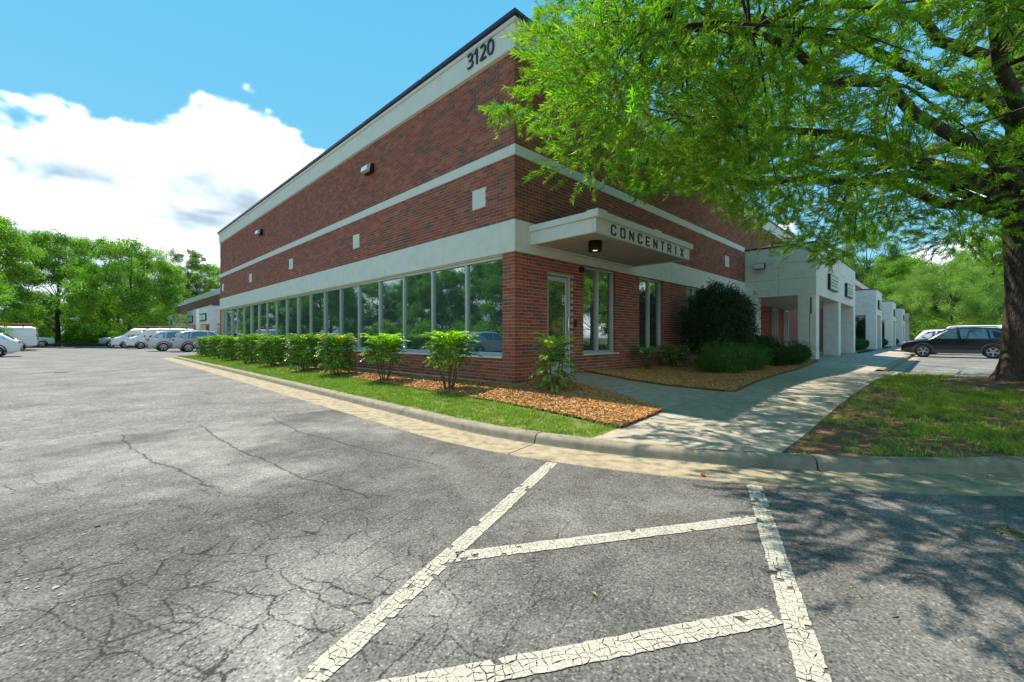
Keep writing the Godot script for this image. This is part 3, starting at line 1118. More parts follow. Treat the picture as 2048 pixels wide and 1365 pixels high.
func bricks(parent: Node3D) -> void:
	# which bricks show largest: nearness and how square the face is to the view
	var order := []
	for i in brick_list.size():
		var q: Array = brick_list[i]
		if q[2] - q[1] < 0.187 or q[4]: continue
		var m: float = (q[1] + q[2]) / 2.0
		var p := Vector3(0, (q[3] + 0.5) * COURSE, -m) if q[0] == 0 else Vector3(m, (q[3] + 0.5) * COURSE, 0)
		var d := EYE - p
		var square := absf(d.x) if q[0] == 0 else absf(d.z)
		if q[0] == 1 and p.y > 3.2: continue
		if p.y > 6.0 or p.y < 0.07: continue
		order.append([square / pow(d.length(), 3.0), i])
	order.sort_custom(func(a, b): return a[0] > b[0])
	var single := {}
	for i in mini(300, order.size()): single[order[i][1]] = true
	var clump := FastNoiseLite.new()
	clump.seed = 77
	clump.frequency = 1.3
	var whole := BoxMesh.new()
	whole.size = Vector3(0.190, 0.0577, 0.06)
	var b := MB.new()
	for i in brick_list.size():
		var q: Array = brick_list[i]
		var a: float = q[1]
		var e: float = q[2]
		var y0: float = q[3] * COURSE + 0.005
		var y1 := y0 + 0.0577
		var m := (a + e) / 2
		var dark := clump.get_noise_3d(m * 1.2 + q[0] * 40, y0 * 1.6, 0) > 0.30 and rng.randf() < 0.62 or rng.randf() < 0.045
		var shade := 5 if dark else rng.randi() % 5
		var proud := rnd(-0.0012, 0.0012)
		if single.has(i):
			var t := Transform3D(Basis(Vector3.UP, PI / 2), Vector3(0.03 + proud, (y0 + y1) / 2, -m)) if q[0] == 0 else Transform3D(Basis(), Vector3(m, (y0 + y1) / 2, -0.03 + proud))
			put("brick", whole, M.brick[shade], parent, t)
			continue
		var base: Color = [Color(0.40, 0.112, 0.066), Color(0.34, 0.090, 0.054), Color(0.45, 0.135, 0.078), Color(0.37, 0.102, 0.066), Color(0.30, 0.080, 0.052), Color(0.15, 0.098, 0.084)][shade]
		b.paint(base * rnd(0.9, 1.1))
		var deep := 0.095 if q[4] else 0.06
		if q[0] == 0: b.box(Vector3(proud, y0, -e), Vector3(deep, y1, -a), 1 | 2 | 8 | 16 | 32)
		else: b.box(Vector3(a, y0, -deep), Vector3(e, y1, proud), 1 | 4 | 8 | 16 | 32)
	var o := part("brickwork", b, M.brick_any, parent)
	o.set_meta("kind", "stuff")

func glazing(parent: Node3D, called: String, origin: Vector3, u: Vector3, out: Vector3, width: float, y0: float, y1: float, posts: Array, glass: Material, back: float) -> Node3D:
	# a storefront window set back from the wall face; posts are the centres of the uprights along u
	var w := Node3D.new()
	w.name = called
	parent.add_child(w, true)
	var t := Basis(u, Vector3.UP, out)
	var fr := MB.new()
	var bar := func(a: Vector3, c: Vector3) -> void:
		var lo := Vector3(minf(a.x, c.x), minf(a.y, c.y), minf(a.z, c.z))
		var hi := Vector3(maxf(a.x, c.x), maxf(a.y, c.y), maxf(a.z, c.z))
		fr.cbox(lo, hi, 0.006)
	var f := -back
	bar.call(Vector3(0, y0, f - 0.06), Vector3(width, y0 + 0.062, f + 0.055))
	bar.call(Vector3(0, y1 - 0.055, f - 0.06), Vector3(width, y1, f + 0.05))
	for p in posts:
		bar.call(Vector3(p - 0.027, y0 + 0.062, f - 0.06), Vector3(p + 0.027, y1 - 0.055, f + 0.05))
	part("frame", fr, M.frame, w, Transform3D(t, origin))
	for i in posts.size() - 1:
		var g := MB.new()
		g.box(Vector3(posts[i] + 0.027, y0 + 0.062, f - 0.012), Vector3(posts[i + 1] - 0.027, y1 - 0.055, f - 0.004))
		part("pane", g, glass, w, Transform3D(Basis(t.x, t.y, t.z) * Basis(Vector3.UP, rnd(-0.0012, 0.0012)), origin))
	return w

func band(parent: Node3D, called: String, m: Material, y0: float, y1: float, proud: float, chamfer: float, joints_w: Array, joints_s: Array, x_end: float, z_end: float) -> void:
	# a course of trim on both faces, in lengths with open joints
	var cuts: Array = [0.0] + joints_w + [-z_end]
	for i in cuts.size() - 1:
		var b := MB.new()
		b.cbox(Vector3(-proud, y0, -cuts[i + 1] + (0.004 if i < cuts.size() - 2 else -proud)), Vector3(0.20, y1, -cuts[i] - (0.004 if i else -proud)), chamfer)
		part(called, b, m, parent)
	cuts = [0.2005] + joints_s + [x_end]
	for i in cuts.size() - 1:
		var b := MB.new()
		b.cbox(Vector3(cuts[i] + (0.004 if i else 0.0), y0, -0.20), Vector3(cuts[i + 1] - 0.004, y1, proud), chamfer)
		part(called, b, m, parent)

func wall_pack(parent: Node3D, at: Vector3, turn: float) -> void:
	# floodlight: dark housing with a sloped ribbed lens
	var n := Node3D.new()
	n.name = "wall_light"
	parent.add_child(n, true)
	n.transform = Transform3D(Basis(Vector3.UP, turn), at)
	var b := MB.new()
	b.prism(PackedVector2Array([Vector2(0, -0.11), Vector2(0.13, -0.11), Vector2(0.10, 0.11), Vector2(0, 0.14)]), Transform3D(Basis(Vector3(0, 0, 1), Vector3.UP, Vector3(-1, 0, 0)), Vector3(0.19, 0, 0)), 0.38)
	part("housing", b, M.bronze, n)
	var g := MB.new()
	g.prism(PackedVector2Array([Vector2(0.133, -0.10), Vector2(0.23, -0.075), Vector2(0.20, 0.06), Vector2(0.105, 0.105)]), Transform3D(Basis(Vector3(0, 0, 1), Vector3.UP, Vector3(-1, 0, 0)), Vector3(0.17, 0, 0)), 0.34)
	part("lens", g, M.lens, n)

func letter_strokes() -> Dictionary:
	# square-cut capitals on a cell 0.62 wide and 1 high, as centre lines
	var c := [[0.62, 0.80], [0.62, 0.90], [0.52, 1.0], [0.10, 1.0], [0.0, 0.90], [0.0, 0.10], [0.10, 0.0], [0.52, 0.0], [0.62, 0.10], [0.62, 0.22]]
	return {
		"C": [c], "O": [[[0.10, 0.0], [0.52, 0.0], [0.62, 0.10], [0.62, 0.90], [0.52, 1.0], [0.10, 1.0], [0.0, 0.90], [0.0, 0.10], [0.10, 0.0]]],
		"N": [[[0.0, 0.0], [0.0, 1.0], [0.62, 0.0], [0.62, 1.0]]], "E": [[[0.60, 1.0], [0.0, 1.0], [0.0, 0.0], [0.60, 0.0]], [[0.0, 0.5], [0.48, 0.5]]],
		"T": [[[0.0, 1.0], [0.62, 1.0]], [[0.31, 1.0], [0.31, 0.0]]], "R": [[[0.0, 0.0], [0.0, 1.0], [0.52, 1.0], [0.62, 0.90], [0.62, 0.58], [0.52, 0.48], [0.0, 0.48]], [[0.32, 0.48], [0.62, 0.0]]],
		"I": [[[0.31, 0.0], [0.31, 1.0]]], "X": [[[0.0, 0.0], [0.62, 1.0]], [[0.0, 1.0], [0.62, 0.0]]],
	}

func stroke_letter(ch: String, high: float, thick: float) -> MB:
	var b := MB.new()
	for line in letter_strokes()[ch]:
		for i in line.size() - 1:
			var p := Vector2(line[i][0] * 1.35, line[i][1]) * high
			var q := Vector2(line[i + 1][0] * 1.35, line[i + 1][1]) * high
			var d := (q - p).normalized()
			var s := d.orthogonal() * thick / 2
			p -= d * thick * 0.35
			q += d * thick * 0.35
			b.prism(PackedVector2Array([p - s, q - s, q + s, p + s]), Transform3D(Basis(), Vector3(0, 0, i * 0.0004)), 0.014)
	return b

func office() -> void:
	var o := thing("office_building", "two storey red brick office with white bands, ribbon windows and number 3120", "building")
	var W := 23.97
	var E_ := 13.34
	# mortar bed behind the bricks, as walls with thickness
	var wall := MB.new()
	wall.box(Vector3(0.006, -0.30, -W + 0.008), Vector3(0.30, 7 * COURSE, -0.006))
	wall.box(Vector3(0.006, 7 * COURSE, -0.342), Vector3(0.30, 37 * COURSE, -0.006))
	wall.box(Vector3(0.006, 7 * COURSE, -W + 0.008), Vector3(0.30, 37 * COURSE, -23.618))
	wall.box(Vector3(0.006, 37 * COURSE, -W + 0.008), Vector3(0.30, 6.75, -0.006))
	part("wall", wall, M.mortar, o)
	var south := MB.new()
	var openings := [[0.953, 1.79, 0.08, 33 * COURSE], [2.20, 3.56, 7 * COURSE, 37 * COURSE], [4.73, 6.09, 7 * COURSE, 37 * COURSE], [7.70, 9.06, 7 * COURSE, 37 * COURSE], [10.35, 11.71, 7 * COURSE, 37 * COURSE]]
	var x := 0.301
	for p in openings:
		south.box(Vector3(x, -0.30, -0.30), Vector3(p[0] - 0.008, 37 * COURSE, -0.006))
		south.box(Vector3(p[0] - 0.008, -0.30, -0.30), Vector3(p[1] + 0.008, p[2], -0.006))
		if p[3] < 36 * COURSE: south.box(Vector3(p[0] - 0.008, p[3], -0.30), Vector3(p[1] + 0.008, 37 * COURSE, -0.006))
		x = p[1] + 0.008
	south.box(Vector3(x, -0.30, -0.30), Vector3(E_, 37 * COURSE, -0.006))
	south.box(Vector3(0.301, 37 * COURSE, -0.30), Vector3(E_, 6.75, -0.006))
	part("wall", south, M.mortar, o)
	var north := MB.new()
	north.box(Vector3(0.301, -0.3, -W), Vector3(14, 6.75, -W + 0.25))
	north.box(Vector3(E_, 2.4, -W), Vector3(E_ + 0.25, 6.75, -0.7))
	part("wall", north, M.far_brick, o)
	var roof := MB.new()
	roof.box(Vector3(0.301, 6.35, -W + 0.26), Vector3(E_, 6.5, -0.301))
	part("roof", roof, M.dark, o)
	var room := MB.new()
	room.box(Vector3(0.302, -0.1, -W + 0.4), Vector3(E_, 0.0, -0.302))
	room.box(Vector3(5.5, 0.0, -W + 0.4), Vector3(5.6, 6.3, -2.6))
	room.box(Vector3(0.302, 2.75, -W + 0.4), Vector3(E_, 2.85, -0.302))
	part("interior", room, M.inside, o)

	for k in range(0, 93):
		if (k >= 37 and k < 46) or (k >= 64 and k < 67): continue
		if k < 7 or k >= 37:
			if k >= 52 and k < 58:
				# stone squares let into the wall
				var u := 0.0
				for s in 5:
					var a := 0.835 + s * 5.555
					lay(0, k, u, a - 0.008)
					u = a + 0.406 + 0.008
				lay(0, k, u, W)
				u = 0.0
				for a in [5.6, 11.12]:
					lay(1, k, u, a - 0.008)
					u = a + 0.406 + 0.008
				lay(1, k, u, E_)
				continue
			lay(0, k, 0.0, W)
		else:
			lay(0, k, 0.0, 0.34)
			lay(0, k, 23.62, W)
		if k >= 37:
			lay(1, k, 0.0, E_)
			continue
		var u := 0.0
		for p in openings:
			if k * COURSE + 0.03 > p[2] and k * COURSE + 0.03 < p[3]:
				lay(1, k, u, p[0])
				u = p[1]
		lay(1, k, u, E_)
	bricks(o)
	# brick returns at the sides of the south openings
	for p in openings:
		for s in [0, 1]:
			var b := MB.new()
			for k in range(maxi(0, int(p[2] / COURSE + 0.5)), int(p[3] / COURSE + 0.5)):
				b.paint(Color(0.36, 0.10, 0.062) * rnd(0.75, 1.2))
				if s == 0: b.box(Vector3(p[0] - 0.006, k * COURSE + 0.005, -0.112), Vector3(p[0] - 0.001, k * COURSE + 0.0627, -0.063))
				else: b.box(Vector3(p[1] + 0.001, k * COURSE + 0.005, -0.112), Vector3(p[1] + 0.006, k * COURSE + 0.0627, -0.063))
			part("brick_return", b, M.brick_any, o)

	# bands, cornice, coping
	band(o, "band", M.stucco, 37 * COURSE, 46 * COURSE, 0.014, 0.006, [6.13, 12.15, 18.19], [3.15, 6.62, 10.2], E_, -W)
	band(o, "band", M.stucco, 64 * COURSE, 67 * COURSE, 0.012, 0.005, [6.13, 12.15, 18.19], [6.62], E_, -W)
	band(o, "cornice", M.stucco, 93 * COURSE + 0.03, 6.80, 0.045, 0.008, [6.13, 12.15, 18.19], [6.62], E_, -W)
	band(o, "cornice_trim", M.white_metal, 6.8005, 6.885, 0.085, 0.02, [6.13, 12.15, 18.19], [6.62], E_, -W)
	band(o, "coping", M.coping, 6.8855, 6.985, 0.125, 0.015, [3.0, 6.0, 9.0, 12.0, 15.0, 18.0, 21.0], [3.0, 6.0, 9.0], E_, -W)
	for s in 5:
		var a := 0.835 + s * 5.555
		var b := MB.new()
		b.cbox(Vector3(-0.006, 52 * COURSE + 0.004, -a - 0.406), Vector3(0.06, 58 * COURSE - 0.004, -a), 0.004)
		part("stone_square", b, M.stucco, o)
		if s < 2:
			var d := MB.new()
			a = [5.6, 11.12][s]
			d.cbox(Vector3(a, 52 * COURSE + 0.004, -0.06), Vector3(a + 0.406, 58 * COURSE - 0.004, 0.006), 0.004)
			part("stone_square", d, M.stucco, o)

	# ribbon window of the west face
	var posts := [0.03]
	for i in 18: posts.append(1.185 + 1.2607 * i)
	posts.append(23.28 - 0.03)
	var ribbon := glazing(o, "ribbon_window", Vector3(0, 0, -0.34), Vector3(0, 0, -1), Vector3(-1, 0, 0), 23.28, 7 * COURSE + 0.04, 37 * COURSE - 0.03, posts, M.glass, 0.10)
	var sill := MB.new()
	sill.cbox(Vector3(-0.035, 7 * COURSE - 0.012, -23.62), Vector3(0.30, 7 * COURSE + 0.036, -0.34), 0.006)
	part("sill", sill, M.sill, ribbon)
	var head := MB.new()
	head.box(Vector3(0.016, 37 * COURSE - 0.029, -23.62), Vector3(0.20, 37 * COURSE - 0.001, -0.342))
	part("head_flashing", head, M.cream, ribbon)
	# south windows
	for i in range(1, 5):
		var p: Array = openings[i]
		var w := glazing(o, "window", Vector3(p[0], 0, 0), Vector3(1, 0, 0), Vector3(0, 0, 1), 1.36, 7 * COURSE + 0.036, 37 * COURSE, [0.027, 0.68, 1.333], M.glass_front, 0.115)
		var sl := MB.new()
		sl.cbox(Vector3(p[0] - 0.01, 7 * COURSE - 0.005, -0.12), Vector3(p[1] + 0.10, 7 * COURSE + 0.034, 0.04), 0.006)
		part("sill", sl, M.sill, w)
	# door
	var d := Node3D.new()
	d.name = "door"
	o.add_child(d)
	d.position = Vector3(0.953, 0, -0.10)
	var fr := MB.new()
	fr.cbox(Vector3(0, 0.085, -0.05), Vector3(0.05, 33 * COURSE, 0.05))
	fr.cbox(Vector3(0.787, 0.085, -0.05), Vector3(0.837, 33 * COURSE, 0.05))
	fr.cbox(Vector3(0.051, 33 * COURSE - 0.06, -0.05), Vector3(0.786, 33 * COURSE, 0.05))
	part("door_frame", fr, M.frame, d)
	var leaf := MB.new()
	leaf.cbox(Vector3(0.053, 0.10, -0.022), Vector3(0.13, 2.165, 0.022))
	leaf.cbox(Vector3(0.705, 0.10, -0.022), Vector3(0.784, 2.165, 0.022))
	leaf.cbox(Vector3(0.131, 2.06, -0.022), Vector3(0.704, 2.165, 0.022))
	leaf.cbox(Vector3(0.131, 0.10, -0.022), Vector3(0.704, 0.36, 0.022))
	var dl := part("door_leaf", leaf, M.frame, d)
	var pane := MB.new()
	pane.box(Vector3(0.131, 0.361, -0.006), Vector3(0.704, 2.059, 0.004))
	part("pane", pane, M.glass_front, dl)
	var pull := MB.new()
	pull.tube([Vector3(0.745, 0.95, 0.022), Vector3(0.745, 0.95, 0.065), Vector3(0.745, 1.30, 0.065), Vector3(0.745, 1.30, 0.022)], [0.011, 0.011, 0.011, 0.011], 8)
	part("handle", pull, M.chrome, dl)
	var lock := MB.new()
	lock.lathe(Transform3D(Basis(Vector3.RIGHT, PI / 2), Vector3(0.745, 1.42, 0.022)), [Vector2(0.022, 0), Vector2(0.02, 0.012), Vector2(0.0, 0.012)], 12)
	part("lock", lock, M.chrome, dl)
	var notice := MB.new()
	notice.box(Vector3(0.60, 1.58, 0.0045), Vector3(0.695, 1.78, 0.0065))
	part("notice", notice, mat(Color(0.72, 0.72, 0.70), 0.7), dl)
	for r in [[0.615, 1.735, 0.66, 1.765], [0.615, 1.69, 0.68, 1.70], [0.615, 1.665, 0.67, 1.675], [0.615, 1.60, 0.68, 1.645]]:
		var ln := MB.new()
		ln.box(Vector3(r[0], r[1], 0.0066), Vector3(r[2], r[3], 0.0076))
		part("print", ln, M.dark, dl)
	var reader := MB.new()
	reader.cbox(Vector3(1.83, 1.10, 0.001), Vector3(1.93, 1.27, 0.035))
	part("card_reader", reader, M.dark, o)
	var cam := MB.new()
	cam.lathe(Transform3D(Basis(Vector3.RIGHT, PI / 2), Vector3(2.09, 2.39, 0.0)), [Vector2(0.06, 0.0), Vector2(0.06, 0.05), Vector2(0.045, 0.085), Vector2(0.0, 0.10)], 14)
	part("security_camera", cam, M.bronze, o)

	# house number
	var font := SystemFont.new()
	font.font_names = PackedStringArray(["Droid Sans"])
	var zs := [-1.345, -1.155, -0.945, -0.725]
	var txt := "3120"
	for i in 4:
		var tm := TextMesh.new()
		tm.text = txt[i]
		tm.font = font
		tm.font_size = 64
		tm.pixel_size = 0.42 / 64
		tm.depth = 0.03
		tm.horizontal_alignment = HORIZONTAL_ALIGNMENT_LEFT
		tm.vertical_alignment = VERTICAL_ALIGNMENT_BOTTOM
		put("numeral", tm, M.coping, o, Transform3D(Basis(Vector3.UP, -PI / 2), Vector3(-0.062, 6.365, zs[i])))

	# canopy over the door
	var can := Node3D.new()
	can.name = "canopy"
	o.add_child(can)
	var fas := MB.new()
	fas.cbox(Vector3(0.41, 2.675, 0.016), Vector3(0.47, 2.925, 1.475))
	fas.cbox(Vector3(0.41, 2.675, 1.4755), Vector3(4.24, 2.925, 1.54))
	fas.cbox(Vector3(4.18, 2.675, 0.016), Vector3(4.24, 2.925, 1.475))
	part("fascia", fas, M.white_metal, can)
	var cop := MB.new()
	cop.cbox(Vector3(0.375, 2.9255, 0.016), Vector3(0.60, 3.045, 1.38))
	cop.cbox(Vector3(0.375, 2.9255, 1.381), Vector3(4.32, 3.045, 1.60))
	cop.cbox(Vector3(4.12, 2.9255, 0.016), Vector3(4.32, 3.045, 1.38))
	cop.cbox(Vector3(0.365, 2.93, 1.37), Vector3(0.66, 3.062, 1.612))
	part("coping", cop, M.white_metal, can)
	var deck := MB.new()
	deck.box(Vector3(0.6005, 2.94, 0.016), Vector3(4.119, 3.0, 1.380))
	part("deck", deck, M.coping, can)
	var led := MB.new()
	led.cbox(Vector3(0.471, 2.66, 0.016), Vector3(4.179, 2.70, 0.10))
	part("ledger", led, M.white_metal, can)
	for i in 18:
		var b := MB.new()
		var x0 := 0.473 + i * 0.2058
		b.cbox(Vector3(x0 + 0.003, 2.69, 0.101), Vector3(x0 + 0.2028, 2.71, 1.474), 0.005)
		part("soffit_board", b, M.soffit, can)
	var lamp := MB.new()
	lamp.lathe(Transform3D(Basis(), Vector3(1.08, 2.50, 1.07)), [Vector2(0.112, 0.012), Vector2(0.116, 0.0), Vector2(0.128, 0.0), Vector2(0.13, 0.01), Vector2(0.13, 0.19), Vector2(0.0, 0.19)], 24)
	var lm := part("downlight", lamp, M.bronze, can)
	var lens := MB.new()
	lens.lathe(Transform3D(Basis(), Vector3(1.08, 2.515, 1.07)), [Vector2(0.0, 0.0), Vector2(0.045, 0.0), Vector2(0.05, 0.012)], 16)
	part("lamp_lens", lens, M.glow, lm)
	var spot := SpotLight3D.new()
	spot.name = "downlight_beam"
	spot.light_energy = 0.25
	spot.light_color = Color(1.0, 0.85, 0.6)
	spot.spot_angle = 50
	spot.light_size = 0.05
	spot.spot_range = 6
	spot.shadow_enabled = true
	spot.position = Vector3(1.08, 2.49, 1.07)
	spot.rotation_degrees = Vector3(-90, 0, 0)
	can.add_child(spot)
	var word := "CONCENTRIX"
	for i in word.length():
		var b := stroke_letter(word[i], 0.162, 0.027)
		part("letter", b, M.coping, can, Transform3D(Basis(), Vector3(0.885 + i * 0.3185, 2.712, 1.5405)))
	wall_pack(o, Vector3(0, 5.58, -5.67), -PI / 2)
	wall_pack(o, Vector3(0, 5.58, -15.92), -PI / 2)
	wall_pack(o, Vector3(6.6, 5.58, 0), 0)

# ---------------------------------------------------------------- the porticoes and the wing behind them
func portico(x0: float, x1: float, top: float, label: String, signs: Array, lamp := false) -> void:
	var p := thing("entrance_portico", label, "portico", Vector3(x0, 0.065, 2.42), 0, "white porticoes along the front")
	var w := x1 - x0
	var base := 2.405
	# columns, with a reveal near the foot
	var cols := [[0.0, -0.58], [w - 0.56, -0.58], [0.0, -2.42]]
	if w > 6: cols.append([4.86, -0.58])
	for c in cols:
		var b := MB.new()
		var deep := 0.58 if c[1] > -1 else 0.45
		b.cbox(Vector3(c[0], 0.0, c[1]), Vector3(c[0] + 0.56, 0.42, c[1] + deep), 0.012)
		b.box(Vector3(c[0] + 0.015, 0.42, c[1] + 0.015), Vector3(c[0] + 0.545, 0.432, c[1] + deep - 0.015))
		b.cbox(Vector3(c[0], 0.432, c[1]), Vector3(c[0] + 0.56, base - 0.012, c[1] + deep), 0.012)
		b.box(Vector3(c[0] + 0.015, base - 0.012, c[1] + 0.015), Vector3(c[0] + 0.545, base, c[1] + deep - 0.015))
		part("column", b, M.panel, p)
	# core, then the cladding panels with open joints
	var core := MB.new()
	core.box(Vector3(0.02, base + 0.012, -3.1), Vector3(w - 0.02, top - 0.01, -0.02))
	part("core", core, M.grey_plastic, p)
	var sof := MB.new()
	sof.box(Vector3(0.03, base, -3.1), Vector3(w - 0.03, base + 0.011, -0.03))
	part("soffit", sof, M.cream, p)
	var rows := [base, base + 0.64, base + 1.27, top]
	var nx := maxi(2, int(round(w / 2.45)))
	for r in 3:
		for i in nx:
			var b := MB.new()
			b.cbox(Vector3(w * i / nx + (0.005 if i else 0.024), rows[r] + 0.004, -0.03), Vector3(w * (i + 1) / nx - 0.005, rows[r + 1] - 0.004, 0.0), 0.004)
			part("cladding_panel", b, M.panel, p)
		for i in 2:
			var b := MB.new()
			b.cbox(Vector3(0.0, rows[r] + 0.004, -2.42 * (i + 1) / 2 + 0.005), Vector3(0.0235, rows[r + 1] - 0.004, -2.42 * i / 2 - (0.005 if i else 0.0)), 0.004)
			part("cladding_panel", b, M.panel, p)
	var cap := MB.new()
	cap.cbox(Vector3(-0.03, top, -3.1), Vector3(w + 0.03, top + 0.07, 0.03), 0.01)
	part("coping", cap, M.coping, p)
	for x in ([0.9, 4.7, 8.6] if w > 6 else [0.5]):
		var b := MB.new()
		b.cbox(Vector3(x, rows[2] + 0.05, 0.0005), Vector3(x + 0.34, rows[2] + 0.45, 0.02), 0.005)
		part("raised_square", b, M.panel, p)
	var sq := MB.new()
	sq.cbox(Vector3(-0.02, rows[2] - 0.18, -1.42), Vector3(-0.0005, rows[2] + 0.36, -1.0), 0.005)
	part("raised_square", sq, M.panel, p)
	for s in signs:
		var box := Node3D.new()
		box.name = "tenant_sign"
		p.add_child(box, true)
		box.position = Vector3(s[0] - x0, s[2] - 0.065, 0)
		var sw: float = s[1] - s[0]
		var fr := MB.new()
		fr.cbox(Vector3(0, 0, 0.0005), Vector3(sw, 0.64, 0.10), 0.01)
		part("sign_case", fr, M.coping, box)
		var n: int = s[3]
		for i in n:
			var face := MB.new()
			face.box(Vector3(sw * i / n + 0.05, 0.05, 0.1005), Vector3(sw * (i + 1) / n - 0.05, 0.59, 0.104))
			part("sign_face", face, M.sign_green, box)
			var pr := MB.new()
			pr.box(Vector3(sw * i / n + 0.12, 0.18, 0.1045), Vector3(sw * i / n + 0.19, 0.46, 0.106))
			for k in 3: pr.box(Vector3(sw * i / n + 0.28, 0.40 - k * 0.12, 0.1045), Vector3(sw * (i + 1) / n - 0.14 - 0.1 * k, 0.45 - k * 0.12, 0.106))
			part("print", pr, mat(Color(0.10, 0.24, 0.18), 0.6), box)
	if lamp:
		wall_pack(p, Vector3(0, 3.62, -1.85), -PI / 2)

func wing() -> void:
	var o := thing("brick_wing", "long red brick wing with white fascia behind the row of porticoes", "building", Vector3(13.6, 0, -0.7))
	var b := MB.new()
	b.box(Vector3(0, -0.3, -20), Vector3(78, 6.35, 0))
	part("wall", b, M.far_brick, o)
	var f := MB.new()
	f.cbox(Vector3(0.0, 6.3505, -20), Vector3(78.02, 6.9, 0.04))
	part("fascia", f, M.stucco, o)
	var c := MB.new()
	c.cbox(Vector3(0.0, 6.9005, -20), Vector3(78.05, 6.98, 0.09))
	part("coping", c, M.coping, o)
	# the porch wall: courses near enough to see stand proud of their mortar
	var bw := MB.new()
	for k in range(1, 37):
		var x := 0.0 if k % 2 else -0.1
		while x < 10.2:
			bw.paint([Color(0.38, 0.12, 0.07), Color(0.32, 0.095, 0.058), Color(0.42, 0.14, 0.08)][rng.randi() % 3])
			bw.box(Vector3(maxf(x, 0.0), k * COURSE + 0.005, 0.001), Vector3(x + 0.193, k * COURSE + 0.0627, 0.009), 1 | 4 | 8 | 16 | 32)
			x += 0.203
	var br := part("brickwork", bw, M.brick_any, o)
	br.set_meta("kind", "stuff")
	for x in [0.9, 3.0, 6.2, 8.6]:
		glazing(o, "window", Vector3(x, 0, 0.012), Vector3(1, 0, 0), Vector3(0, 0, 1), 0.95, 0.35, 2.40, [0.027, 0.48, 0.923], M.glass_front, -0.065)
	for x in [13.0, 16.5, 26.0, 29.5, 40, 44, 54, 57]:
		glazing(o, "window", Vector3(x, 0, 0.0), Vector3(1, 0, 0), Vector3(0, 0, 1), 1.6, 0.5, 2.4, [0.027, 0.8, 1.573], M.glass_front, -0.065)

func porticoes() -> void:
	wing()
	portico(13.34, 23.32, 4.31, "nearest and widest white panelled portico with two framed signs", [[15.55, 17.39, 2.82, 1], [19.84, 21.74, 2.82, 1]], true)
	var words := ["second white portico from the office, with a twin-pane sign", "third white portico from the office, beyond the low hedges", "fourth white portico from the office, partly hidden by the row", "fifth white portico from the office, slim in the distance", "farthest white portico, beside the distant trees"]
	var xs := [33.5, 47.3, 61.2, 74.0, 83.4]
	for i in 5:
		portico(xs[i], xs[i] + 3.9, 4.18, words[i], [[xs[i] + 0.9, xs[i] + 3.0, 2.9, 2]])
	# the building farther up the west side of the lot
	var far := thing("north_building", "distant brick building with white fascia behind the parked cars", "building", Vector3(6.6, 0, -60))
	var b := MB.new()
	b.box(Vector3(0, -0.3, -36), Vector3(30, 6.3, 18))
	part("wall", b, M.far_brick, far)
	var f := MB.new()
	f.cbox(Vector3(-0.06, 6.3005, -36.06), Vector3(30, 7.0, 18))
	part("fascia", f, M.stucco, far)
	for z in [-2.0, -14.0, 9.0]: wall_pack(far, Vector3(0, 5.2, z), -PI / 2)
	var k := 0
	for z in [-49.2, -57.0, -74.0]:
		var labels := ["white portico of the distant brick building, just past the office's far corner", "white portico with twin-pane sign on the distant brick building", "farthest white portico on the distant brick building, above the van roof"]
		var p := thing("side_portico", labels[k], "portico", Vector3(4.1, 0, z), 0, "white porticoes of the distant building")
		k += 1
		var body := MB.new()
		body.cbox(Vector3(0, 2.4, -6.2), Vector3(2.5, 3.2, 0), 0.01)
		body.box(Vector3(0.02, 3.2, -6.18), Vector3(2.5, 3.212, -0.02))
		body.cbox(Vector3(0, 3.212, -6.2), Vector3(2.5, 4.3, 0), 0.01)
		part("cladding", body, M.panel, p)
		var cp := MB.new()
		cp.cbox(Vector3(-0.04, 4.3005, -6.24), Vector3(2.5, 4.38, 0.04))
		part("coping", cp, M.coping, p)
		for c in [[0, -0.6], [0, -6.2], [1.9, -0.6]]:
			var col := MB.new()
			col.cbox(Vector3(c[0], LOT, c[1]), Vector3(c[0] + 0.58, 2.4, c[1] + 0.6), 0.01)
			part("column", col, M.panel, p)
		var s := MB.new()
		s.cbox(Vector3(-0.12, 2.75, -5.2), Vector3(-0.0005, 3.55, -2.0))
		part("sign_case", s, M.coping, p)
		for i in 2:
			var fc := MB.new()
			fc.box(Vector3(-0.126, 2.85, -3.5 - i * 1.6), Vector3(-0.1205, 3.45, -2.15 - i * 1.6))
			part("sign_face", fc, M.sill, p)

# ---------------------------------------------------------------- plants
func oak_twig(sd: int) -> ArrayMesh:
	# a short shoot of willow oak: slender leaves along a curved stem, grown towards +Y
	rng.seed = sd
	var b := MB.new()
	b.paint(Color(0.09, 0.06, 0.035))
	var bend := Vector3(rnd(-0.1, 0.1), 0, rnd(-0.1, 0.1))
	var pts := []
	for i in 4:
		var t := i / 3.0
		pts.append(Vector3(0, t * 0.30, 0) + bend * t * t)
	b.tube(pts, [0.003, 0.0025, 0.002, 0.001], 3)
	for i in 36:
		var t := 0.10 + 0.90 * i / 35.0
		var at := Vector3(0, t * 0.30, 0) + bend * t * t
		var a := i * 2.4 + rnd(-0.5, 0.5)
		var side := Vector3(cos(a), 0, sin(a))
		var dir := (side + Vector3(0, rnd(0.35, 1.1) + t * 0.5, 0)).normalized()
		var old := Color(0.16, 0.33, 0.042).lerp(Color(0.30, 0.48, 0.06), rng.randf())
		if t > 0.8: old = old.lerp(Color(0.46, 0.58, 0.09), 0.5)
		b.paint(old)
		b.leaf(at, dir, Vector3.UP + side * -0.3 + jit(0.4), rnd(0.065, 0.10), rnd(0.013, 0.018), 0.2)
	return b.commit()

